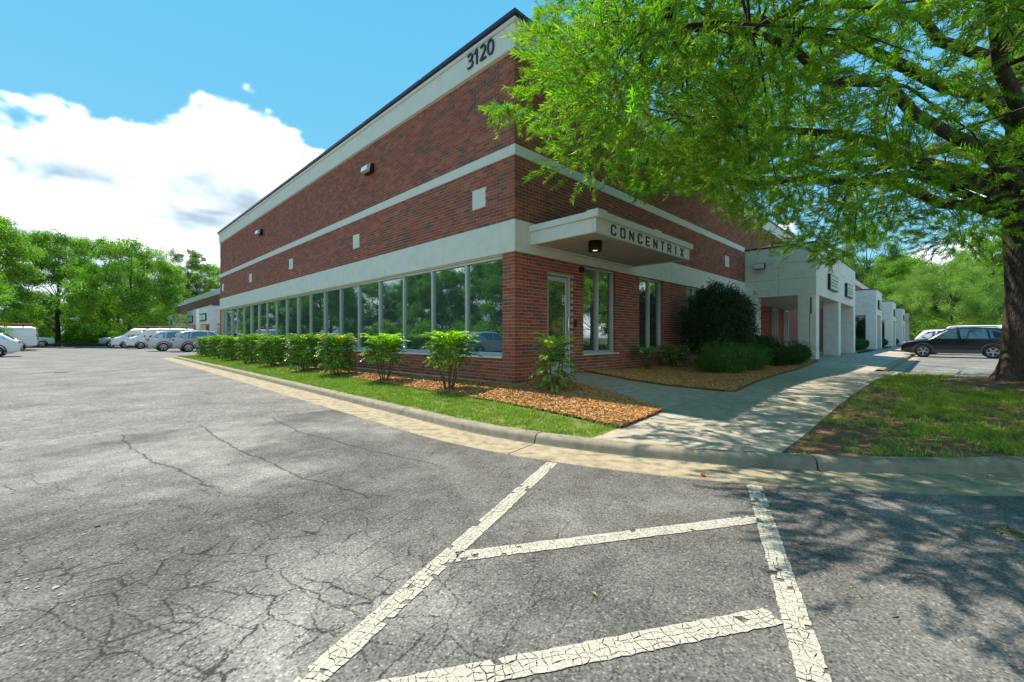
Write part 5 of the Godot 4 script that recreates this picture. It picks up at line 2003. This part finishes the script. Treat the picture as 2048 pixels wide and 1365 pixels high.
func vehicle(called: String, label: String, category: String, at: Vector3, turn: float, s: Dictionary, paint: Material, group := "") -> Node3D:
	var car := thing(called, label, category, at, turn, group)
	var l: float = s.length / 2
	var b := MB.new()
	var xs := []
	for i in 49: xs.append(-l + s.length * i / 48.0)
	for p in s.top: xs.append(p[0])
	xs.sort()
	var rings := []
	for x in xs:
		var yt := along(s.top, x)
		var yb := along(s.floor, x)
		yt = maxf(yt, yb + 0.08)
		var ring := []
		var half := []
		for k in 12:
			var f := k / 11.0
			var y := lerpf(yb, yt, f)
			var w := half_at(s, x, y)
			# rounded shoulders where side meets roof or bonnet, and at the sill
			var d := minf(0.10, (yt - yb) * 0.35)
			if y > yt - d: w -= 0.11 * pow((y - yt + d) / d, 2.2)
			if y < yb + 0.06: w -= 0.05 * pow((yb + 0.06 - y) / 0.06, 2.0)
			half.append(Vector2(w, y))
		for p in half: ring.append(Vector3(x, p.y, p.x))
		var crown := minf(0.03, 0.4 * (yt - yb))
		for f in [0.6, 0.2, -0.2, -0.6]: ring.append(Vector3(x, yt + crown * (1 - f * f) * 0.6, half[11].x * f))
		for k in range(11, -1, -1): ring.append(Vector3(x, half[k].y, -half[k].x))
		for f in [-0.5, 0.5]: ring.append(Vector3(x, yb, half[0].x * f))
		ring.reverse()
		rings.append(ring)
	b.loft(rings, true, true)
	part("body", b, paint, car)
	# side glass
	for side in [1.0, -1.0]:
		for poly in s.glass:
			var g := MB.new()
			var mid := []
			for p in poly: mid.append(Vector3(p[0], p[1], (half_at(s, p[0], p[1]) + 0.004) * side))
			var c := Vector3.ZERO
			for p in mid: c += p
			c /= mid.size()
			for i in mid.size():
				var p: Vector3 = mid[i]
				var q: Vector3 = mid[(i + 1) % mid.size()]
				var inn := Vector3(0, 0, -0.02 * side)
				if (p - c).cross(q - c).z * side > 0:
					g.tri(c, p, q)
					g.quad(p + inn, q + inn, q, p)
				else:
					g.tri(c, q, p)
					g.quad(q + inn, p + inn, p, q)
			part("window", g, M.car_glass, car)
		# handles, mirror, lamps
		for x in s.handles:
			var h := MB.new()
			var z: float = half_at(s, x, s.belt - 0.12) * side
			h.cbox(Vector3(x - 0.10, s.belt - 0.145, minf(z, z + 0.03 * side)), Vector3(x + 0.10, s.belt - 0.11, maxf(z, z + 0.03 * side)), 0.008)
			part("door_handle", h, paint, car)
		if s.has("mirror"):
			var mr := MB.new()
			var z: float = half_at(s, s.mirror, s.belt) * side
			mr.cbox(Vector3(s.mirror - 0.05, s.belt - 0.01, minf(z, z + 0.20 * side)), Vector3(s.mirror + 0.06, s.belt + 0.13, maxf(z, z + 0.20 * side)), 0.03)
			part("mirror", mr, M.plastic, car)
		for q in [["tail_light", M.red_lamp, s.tail], ["headlight", M.clear_lamp, s.head]]:
			var lm := MB.new()
			var box: Array = q[2]
			var z0: float = half_at(s, box[0], box[2]) * side
			var lo := Vector3(minf(box[0], box[1]), box[2], minf(z0 + 0.006 * side, z0 - box[4] * side))
			var hi := Vector3(maxf(box[0], box[1]), box[3], maxf(z0 + 0.006 * side, z0 - box[4] * side))
			lm.cbox(lo, hi, 0.02)
			part(q[0], lm, q[1], car)
		for x in s.axles:
			var z: float = half_at(s, x, 0.5)
			var ar := MB.new()
			var r: float = s.wheel
			# a flared half ring above the wheel, and the dark arch within it
			for k in 18:
				var a0 := lerpf(-0.16, PI + 0.16, k / 18.0)
				var a1 := lerpf(-0.16, PI + 0.16, (k + 1) / 18.0)
				var ring := []
				for aa in [a0, a1]:
					var d := Vector3(cos(aa), sin(aa), 0)
					var mid := Vector3(x, r + 0.02, 0)
					ring.append([mid + d * (r + 0.10) + Vector3(0, 0, z - 0.03) , mid + d * (r + 0.095) + Vector3(0, 0, z + 0.014), mid + d * (r + 0.035) + Vector3(0, 0, z + 0.016), mid + d * (r + 0.03) + Vector3(0, 0, z - 0.02), mid + Vector3(0, 0, z + 0.006)])
				for m in 4:
					var p0: Vector3 = ring[0][m] * Vector3(1, 1, side)
					var p1: Vector3 = ring[1][m] * Vector3(1, 1, side)
					var q0: Vector3 = ring[0][m + 1] * Vector3(1, 1, side)
					var q1: Vector3 = ring[1][m + 1] * Vector3(1, 1, side)
					if side > 0: ar.quad(p0, p1, q1, q0)
					else: ar.quad(p0, q0, q1, p1)
			part("wheel_arch", ar, s.get("trim", M.plastic), car)
			wheel(car, Vector3(x, r, (z - 0.075) * side), r, side, s.get("rim", M.rim))
		var sk := MB.new()
		var zs: float = half_at(s, 0, 0.3) * side
		sk.cbox(Vector3(s.axles[0] + s.wheel + 0.03, s.floor[1][1] - 0.01, minf(zs - 0.04 * side, zs + 0.012 * side)), Vector3(s.axles[1] - s.wheel - 0.03, s.floor[1][1] + s.get("skirt", 0.10), maxf(zs - 0.04 * side, zs + 0.012 * side)), 0.01)
		part("side_skirt", sk, s.get("trim", M.plastic), car)
	# screens front and back, bumpers and plates
	for q in s.screens:
		var sc := MB.new()
		var n := Vector3(q[3] - q[1], q[0] - q[2], 0).normalized()
		if n.x * (q[0] + q[2]) < 0: n = -n
		var w0 := half_at(s, q[0], q[1]) - 0.09
		var w1 := half_at(s, q[2], q[3]) - 0.10
		var off := n * 0.022
		var a := Vector3(q[0], q[1], w0) + off
		var c := Vector3(q[0], q[1], -w0) + off
		var d := Vector3(q[2], q[3], -w1) + off
		var e := Vector3(q[2], q[3], w1) + off
		if (c - a).cross(e - a).dot(n) > 0: sc.quad(a, c, d, e)
		else: sc.quad(a, e, d, c)
		for pr in [[a, c], [c, d], [d, e], [e, a]]: sc.quad(pr[0], pr[1], pr[1] - n * 0.03, pr[0] - n * 0.03)
		part("windscreen" if q[0] > 0 else "rear_window", sc, M.car_glass, car)
	for e in [-1.0, 1.0]:
		var bm := MB.new()
		var yb := along(s.floor, e * l * 0.99)
		bm.cbox(Vector3(e * l - 0.16 if e > 0 else e * l - 0.03, yb, -s.width * 0.42), Vector3(e * l + 0.03 if e > 0 else e * l + 0.16, yb + 0.20, s.width * 0.42), 0.04)
		part("bumper", bm, s.get("trim", M.plastic), car)
		var pl := MB.new()
		var py := yb + 0.32 if e < 0 else yb + 0.12
		pl.box(Vector3(e * (l + 0.031) - 0.005, py, -0.16), Vector3(e * (l + 0.031) + 0.005, py + 0.15, 0.16))
		part("number_plate", pl, M.plate, car)
	if s.has("rails"):
		for side in [1.0, -1.0]:
			var rl := MB.new()
			rl.tube([Vector3(s.rails[0], s.rails[2] - 0.05, half_at(s, 0, s.high) * 0.86 * side), Vector3(s.rails[0] + 0.1, s.rails[2], half_at(s, 0, s.high) * 0.86 * side), Vector3(s.rails[1] - 0.1, s.rails[2], half_at(s, 0, s.high) * 0.86 * side), Vector3(s.rails[1], s.rails[2] - 0.05, half_at(s, 0, s.high) * 0.86 * side)], [0.014, 0.018, 0.018, 0.014], 8, true)
			part("roof_rail", rl, M.plastic, car)
	return car

func suv() -> Dictionary:
	return {
		"length": 4.6, "width": 1.86, "high": 1.68, "belt": 1.04, "tumble": 0.17, "wheel": 0.36, "axles": [-1.33, 1.36], "handles": [-1.0, 0.05], "mirror": 0.72,
		"top": [[-2.30, 0.72], [-2.26, 0.98], [-2.14, 1.12], [-1.92, 1.44], [-1.74, 1.60], [-1.45, 1.65], [-0.7, 1.68], [0.0, 1.675], [0.35, 1.62], [0.62, 1.46], [1.12, 1.08], [1.6, 1.02], [2.02, 0.94], [2.22, 0.80], [2.30, 0.62]],
		"floor": [[-2.30, 0.40], [-1.9, 0.26], [1.9, 0.24], [2.30, 0.34]],
		"glass": [[[0.92, 1.07], [0.46, 1.46], [0.30, 1.555], [0.02, 1.60], [-0.06, 1.07]], [[-0.16, 1.07], [-0.08, 1.60], [-0.62, 1.605], [-1.08, 1.585], [-1.18, 1.07]], [[-1.26, 1.09], [-1.18, 1.575], [-1.55, 1.52], [-1.86, 1.16], [-1.76, 1.10]]],
		"tail": [-2.31, -2.0, 0.90, 1.05, 0.22], "head": [2.27, 1.95, 0.76, 0.88, 0.28], "screens": [[1.10, 1.08, 0.46, 1.57], [-2.13, 1.14, -1.80, 1.54]], "rails": [-1.6, 0.3, 1.73],
	}

func van() -> Dictionary:
	return {
		"length": 5.6, "width": 2.02, "high": 2.08, "belt": 1.25, "tumble": 0.11, "wheel": 0.35, "axles": [-1.72, 1.72], "handles": [0.78], "mirror": 1.42, "skirt": 0.16,
		"top": [[-2.80, 0.9], [-2.77, 1.5], [-2.70, 1.95], [-2.5, 2.05], [0.2, 2.08], [1.0, 2.05], [1.25, 1.96], [1.95, 1.34], [2.1, 1.26], [2.55, 1.08], [2.74, 0.92], [2.80, 0.7]],
		"floor": [[-2.80, 0.46], [-2.3, 0.34], [2.3, 0.30], [2.80, 0.36]],
		"glass": [[[1.78, 1.32], [1.22, 1.82], [0.72, 1.84], [0.72, 1.22], [1.6, 1.22]]],
		"tail": [-2.81, -2.70, 0.95, 1.45, 0.14], "head": [2.77, 2.35, 0.88, 1.06, 0.26], "screens": [[1.98, 1.33, 1.27, 1.945], [-2.745, 1.36, -2.705, 1.84]], "rim": M.steel_rim,
	}

func pickup() -> Dictionary:
	return {
		"length": 5.7, "width": 2.0, "high": 1.88, "belt": 1.16, "tumble": 0.16, "wheel": 0.39, "axles": [-1.75, 1.85], "handles": [-0.62, 0.35], "mirror": 1.0,
		"top": [[-2.85, 0.9], [-2.83, 1.17], [-0.95, 1.18], [-0.86, 1.72], [-0.7, 1.86], [0.4, 1.88], [0.62, 1.80], [1.22, 1.22], [1.7, 1.17], [2.6, 1.10], [2.8, 1.0], [2.85, 0.75]],
		"floor": [[-2.85, 0.5], [-2.3, 0.40], [2.3, 0.36], [2.85, 0.42]],
		"glass": [[[1.05, 1.2], [0.55, 1.74], [0.12, 1.78], [0.06, 1.2]], [[-0.03, 1.2], [0.03, 1.78], [-0.62, 1.76], [-0.72, 1.2]]],
		"tail": [-2.86, -2.75, 0.85, 1.12, 0.14], "head": [2.83, 2.55, 0.85, 1.02, 0.3], "screens": [[1.24, 1.22, 0.64, 1.79]],
	}

func hatch() -> Dictionary:
	return {
		"length": 4.4, "width": 1.80, "high": 1.50, "belt": 0.95, "tumble": 0.19, "wheel": 0.32, "axles": [-1.28, 1.36], "handles": [-0.85, 0.1], "mirror": 0.75,
		"top": [[-2.20, 0.66], [-2.16, 0.92], [-1.98, 1.0], [-1.5, 1.36], [-1.0, 1.47], [-0.2, 1.50], [0.3, 1.45], [1.08, 0.98], [1.6, 0.92], [2.05, 0.80], [2.20, 0.58]],
		"floor": [[-2.20, 0.34], [-1.8, 0.2], [1.8, 0.2], [2.20, 0.28]],
		"glass": [[[0.86, 0.98], [0.3, 1.36], [-0.06, 1.42], [-0.10, 0.98]], [[-0.2, 0.98], [-0.14, 1.42], [-0.8, 1.41], [-1.3, 1.28], [-1.62, 1.04]]],
		"tail": [-2.19, -1.92, 0.78, 0.92, 0.3], "head": [2.16, 1.85, 0.66, 0.78, 0.28], "screens": [[1.06, 0.99, 0.34, 1.42], [-1.95, 1.02, -1.52, 1.34]],
	}

func ladder(label: String, at: Vector3, turn: float, length: float, m: Material) -> void:
	var o := thing("ladder", label, "ladder", at, turn)
	for s in [-0.2, 0.2]:
		var b := MB.new()
		b.cbox(Vector3(-length / 2, 0, s - 0.02), Vector3(length / 2, 0.09, s + 0.02))
		part("rail", b, m, o)
	for i in int(length / 0.3):
		var r := MB.new()
		r.tube([Vector3(-length / 2 + 0.15 + i * 0.3, 0.045, -0.18), Vector3(-length / 2 + 0.15 + i * 0.3, 0.045, 0.18)], [0.016, 0.016], 6)
		part("rung", r, m, o)

func rack(car: Node3D, xs: Array, y: float, half: float) -> void:
	for x in xs:
		var b := MB.new()
		b.cbox(Vector3(x - 0.03, y + 0.10, -half), Vector3(x + 0.03, y + 0.15, half))
		for s in [-1.0, 1.0]: b.cbox(Vector3(x - 0.03, y - 0.06, s * half - 0.03), Vector3(x + 0.03, y + 0.0995, s * half + 0.03))
		part("rack_bar", b, M.plastic, car)

func vehicles() -> void:
	rng.seed = 1200
	var silver := car_paint(Color(0.36, 0.40, 0.46), 0.3)
	var white := car_paint(Color(0.74, 0.75, 0.76), 0.0)
	var black := car_paint(Color(0.004, 0.006, 0.013), 0.0)
	var teal := car_paint(Color(0.20, 0.30, 0.34), 0.3)
	# eastern bays, noses to the pavement (towards -Z: turn +90 degrees)
	var s := suv()
	s.trim = M.grey_plastic
	s.skirt = 0.2
	vehicle("suv", "black SUV with grey cladding parked nose to the pavement behind the oak", "suv", Vector3(29.35, LOT, 6.27), PI / 2, s, black, "cars in the eastern bays")
	var s2 := suv()
	s2.length = 4.7
	vehicle("suv", "white SUV with red tail lamp showing past the black one's bonnet", "suv", Vector3(35.3, LOT, 6.55), -PI / 2, s2, white, "cars in the eastern bays")
	vehicle("van", "white van whose pale roof just shows above the eastern cars", "van", Vector3(44.0, LOT, 7.2), PI / 2, van(), white, "cars in the eastern bays")
	# northern bays: rear ends to the lane, noses to the building (+X)
	var f := suv()
	f.trim = M.plastic
	vehicle("suv", "silver SUV with its tail to the lane, nearest the last shrub", "suv", Vector3(1.62, LOT, -37.0), 0, f, silver, "cars in the northern bays")
	var g := suv()
	g.high = 1.72
	vehicle("suv", "pale grey SUV parked tail out beside the silver one", "suv", Vector3(0.46, LOT, -40.4), 0, g, car_paint(Color(0.50, 0.51, 0.52), 0.25), "cars in the northern bays")
	var v1 := vehicle("van", "white van nose out with rusty ladder on its rack, beside the grey SUV", "van", Vector3(0.30, LOT, -51.6), PI, van(), white, "cars in the northern bays")
	rack(v1, [-2.0, -0.6, 0.7], 2.08, 0.8)
	ladder("long dull red ladder on the rack of the nose-out van", Vector3(0.7, LOT + 2.231, -51.4), 0, 4.6, mat(Color(0.34, 0.17, 0.13), 0.6))
	vehicle("van", "second white van half hidden behind the nose-out van", "van", Vector3(-0.6, LOT, -56.0), PI, van(), white, "cars in the northern bays")
	vehicle("pickup_truck", "blue-grey pickup at the end of the row of vans", "pickup", Vector3(-1.3, LOT, -62.0), PI, pickup(), teal, "cars in the northern bays")
	# the west side
	var v2 := vehicle("van", "white van with orange ladder on its roof at the photo's left edge", "van", Vector3(-11.05, LOT, -49.6), PI, van(), white, "cars on the west side")
	rack(v2, [-2.0, -0.6, 0.7], 2.08, 0.8)
	ladder("orange ladder lying on the roof rack of the left-hand van", Vector3(-10.7, LOT + 2.231, -49.4), 0, 4.4, M.orange)
	vehicle("pickup_truck", "white pickup with its nose showing past the left-hand van", "pickup", Vector3(-10.6, LOT, -69.0), 0, pickup(), white, "cars on the west side")
	vehicle("hatchback", "white hatchback cut by the photo's left edge", "car", Vector3(-10.4, LOT, -33.4), PI, hatch(), white, "cars on the west side")
	# two cars outside the frame that the corner pane and the door mirror
	vehicle("hatchback", "silver hatchback mirrored in the pane nearest the brick corner", "car", Vector3(-12.0, LOT, -14.6), PI, hatch(), silver)
	vehicle("hatchback", "silver hatchback mirrored in the south window", "car", Vector3(14.5, LOT, 12.6), 0.3, hatch(), silver)
	vehicle("suv", "red SUV mirrored in the glass door", "suv", Vector3(11.0, LOT, 12.0), 0.2, suv(), car_paint(Color(0.28, 0.02, 0.03), 0.1))

# ---------------------------------------------------------------- smaller things
func details() -> void:
	rng.seed = 1500
	# low timber barrier at the end of the lot
	var bar := thing("timber_barrier", "low dark timber barrier along the far end of the car park", "barrier", Vector3(0, 0, -73.6))
	for i in 10:
		var b := MB.new()
		b.cbox(Vector3(-15 + i * 1.75, LOT, -0.1), Vector3(-14.8 + i * 1.75, 0.30, 0.08))
		part("post", b, M.timber, bar)
	for i in 2:
		for k in 6:
			var b := MB.new()
			b.cbox(Vector3(-15.2 + k * 3.0, LOT + 0.10 + i * 0.26, 0.0805), Vector3(-12.21 + k * 3.0, LOT + 0.32 + i * 0.26, 0.16))
			part("rail", b, M.timber, bar)
	# parking sign by the first portico, seen edge on
	var post := thing("sign_post", "slim grey post with narrow sign beside the first portico", "sign", Vector3(13.05, rise(13.05, 2.28), 2.28), 0.5)
	var p := MB.new()
	p.tube([Vector3(0, -0.1, 0), Vector3(0, 2.35, 0)], [0.022, 0.022], 6, true)
	part("post", p, M.galvanised, post)
	var pl := MB.new()
	pl.cbox(Vector3(-0.15, 1.72, 0.023), Vector3(0.15, 2.32, 0.028), 0.002)
	part("sign_plate", pl, M.sill, post)
	# patio chair under the portico
	var c := thing("patio_chair", "dark metal patio chair under the first portico", "chair", Vector3(16.4, 0.065, 0.55), -0.7)
	for s in [-0.25, 0.25]:
		var b := MB.new()
		b.tube([Vector3(s, 0.0, 0.26), Vector3(s, 0.40, 0.22), Vector3(s, 0.62, 0.20), Vector3(s, 0.64, -0.16), Vector3(s, 0.42, -0.20), Vector3(s, 0.0, -0.30)], [0.014, 0.014, 0.014, 0.014, 0.014, 0.014], 7, true)
		part("side_frame", b, M.bronze, c)
		var k := MB.new()
		k.tube([Vector3(s, 0.42, -0.20), Vector3(s, 0.92, -0.38)], [0.014, 0.014], 7, true)
		part("back_post", k, M.bronze, c)
	var st := MB.new()
	st.cbox(Vector3(-0.235, 0.40, -0.20), Vector3(0.235, 0.425, 0.24))
	part("seat", st, mat(Color(0.20, 0.16, 0.12), 0.8), c)
	var bk := MB.new()
	bk.obox(Transform3D(Basis(Vector3.RIGHT, -0.34), Vector3(0, 0.68, -0.295)), Vector3(0.47, 0.46, 0.02))
	part("backrest", bk, mat(Color(0.20, 0.16, 0.12), 0.8), c)
	# litter: a fallen spray of oak leaves and a broken bit of brick in the gutter
	var sp := thing("fallen_twig", "fallen twig of oak leaves lying in the shade on the asphalt", "twig", Vector3(-2.1, LOT + 0.012, 6.02), 0.9)
	var tw := MB.new()
	tw.tube([Vector3(-0.12, 0, 0), Vector3(0, 0.004, 0.02), Vector3(0.14, 0, 0)], [0.003, 0.003, 0.002], 4)
	part("stem", tw, M.stem, sp)
	for i in 16:
		var lf := MB.new()
		lf.paint(Color(0.16, 0.17, 0.05).lerp(Color(0.30, 0.22, 0.08), rng.randf()))
		var a := rnd(0, TAU)
		lf.leaf(Vector3(rnd(-0.11, 0.13), 0.003 + rnd(0, 0.008), rnd(-0.02, 0.03)), Vector3(cos(a), 0.06, sin(a)), Vector3.UP, rnd(0.07, 0.11), 0.016)
		part("leaf", lf, M.oak, sp)
	var ch := thing("brick_fragment", "small red brick fragment lying in the gutter", "fragment", Vector3(-2.28, LOT + 0.012, 4.36), 0.7)
	var fb := MB.new()
	fb.cbox(Vector3(-0.028, 0, -0.011), Vector3(0.028, 0.018, 0.011), 0.004)
	part("chip", fb, M.brick[2], ch)
	# steel access cover far out in the lane
	var cov := thing("drain_cover", "small dark drain cover set in the lane near the trench patch", "drain", Vector3(-6.2, LOT + 0.0045, -14.2))
	var dc := MB.new()
	dc.lathe(Transform3D(), [Vector2(0.16, 0.0), Vector2(0.16, 0.006), Vector2(0.0, 0.008)], 20)
	part("cover", dc, M.dark, cov)
	# dry leaves blown onto lawn, pavement and asphalt
	var dl := MB.new()
	dl.leaf(Vector3(-0.04, 0, 0), Vector3(1, 0.1, 0), Vector3.UP, 0.085, 0.018, 0.5)
	var where := []
	var tint := []
	for i in 420:
		var q := Vector2(rnd(-5.6, 8.6), rnd(0.2, 7.4))
		if q.x < -2.4 and rng.randf() < 0.93: continue
		if q.y < 3.1 and q.x > 0.2: continue
		var d := 6.10 - (q - Vector2(3.7, 1.4)).length() if q.y > 1.4 else q.x + 2.36
		var y := LOT + 0.006
		if d > 0.02: y = (isle_level(q.x, q.y) + 0.03 if q.y > 4.72 and q.x < 8.7 else rise(q.x, q.y) + (0.035 if q.y < 3.1 else 0.006))
		elif d > -0.66: continue
		where.append(Transform3D(Basis(Vector3.UP, rnd(0, TAU)).scaled(Vector3.ONE * rnd(0.45, 0.85)), Vector3(q.x, y, q.y)))
		tint.append(Color(0.36, 0.27, 0.13) * rnd(0.5, 1.3))
	var o := copies("dry_leaves", dl.commit(), M.chip, self, where, tint)
	tag(o, "dry fallen oak leaves scattered on lawn, pavement and asphalt", "leaves", "", "stuff")

func across_the_lot() -> void:
	# a low brick office south of the lot, seen only in the door and window glass
	var o := thing("south_building", "low brick office across the lot, mirrored in the door glass", "building", Vector3(12, 0, 42))
	var b := MB.new()
	b.box(Vector3(0, -0.3, 0), Vector3(46, 4.2, 14))
	part("wall", b, M.far_brick, o)
	var f := MB.new()
	f.cbox(Vector3(-0.1, 4.2005, -0.1), Vector3(46.1, 5.0, 14))
	part("fascia", f, M.stucco, o)
	for i in 9:
		var w := MB.new()
		w.cbox(Vector3(2 + i * 5, 0.7, -0.06), Vector3(4.6 + i * 5, 2.9, -0.001))
		part("window", w, M.glass, o)

func _ready() -> void:
	rng.seed = 20250
	view_and_light()
	materials()
	rng.seed = 20251
	grounds()
	rng.seed = 20252
	office()
	porticoes()
	across_the_lot()
	willow_oak()
	woods()
	planting()
	vehicles()
	details()
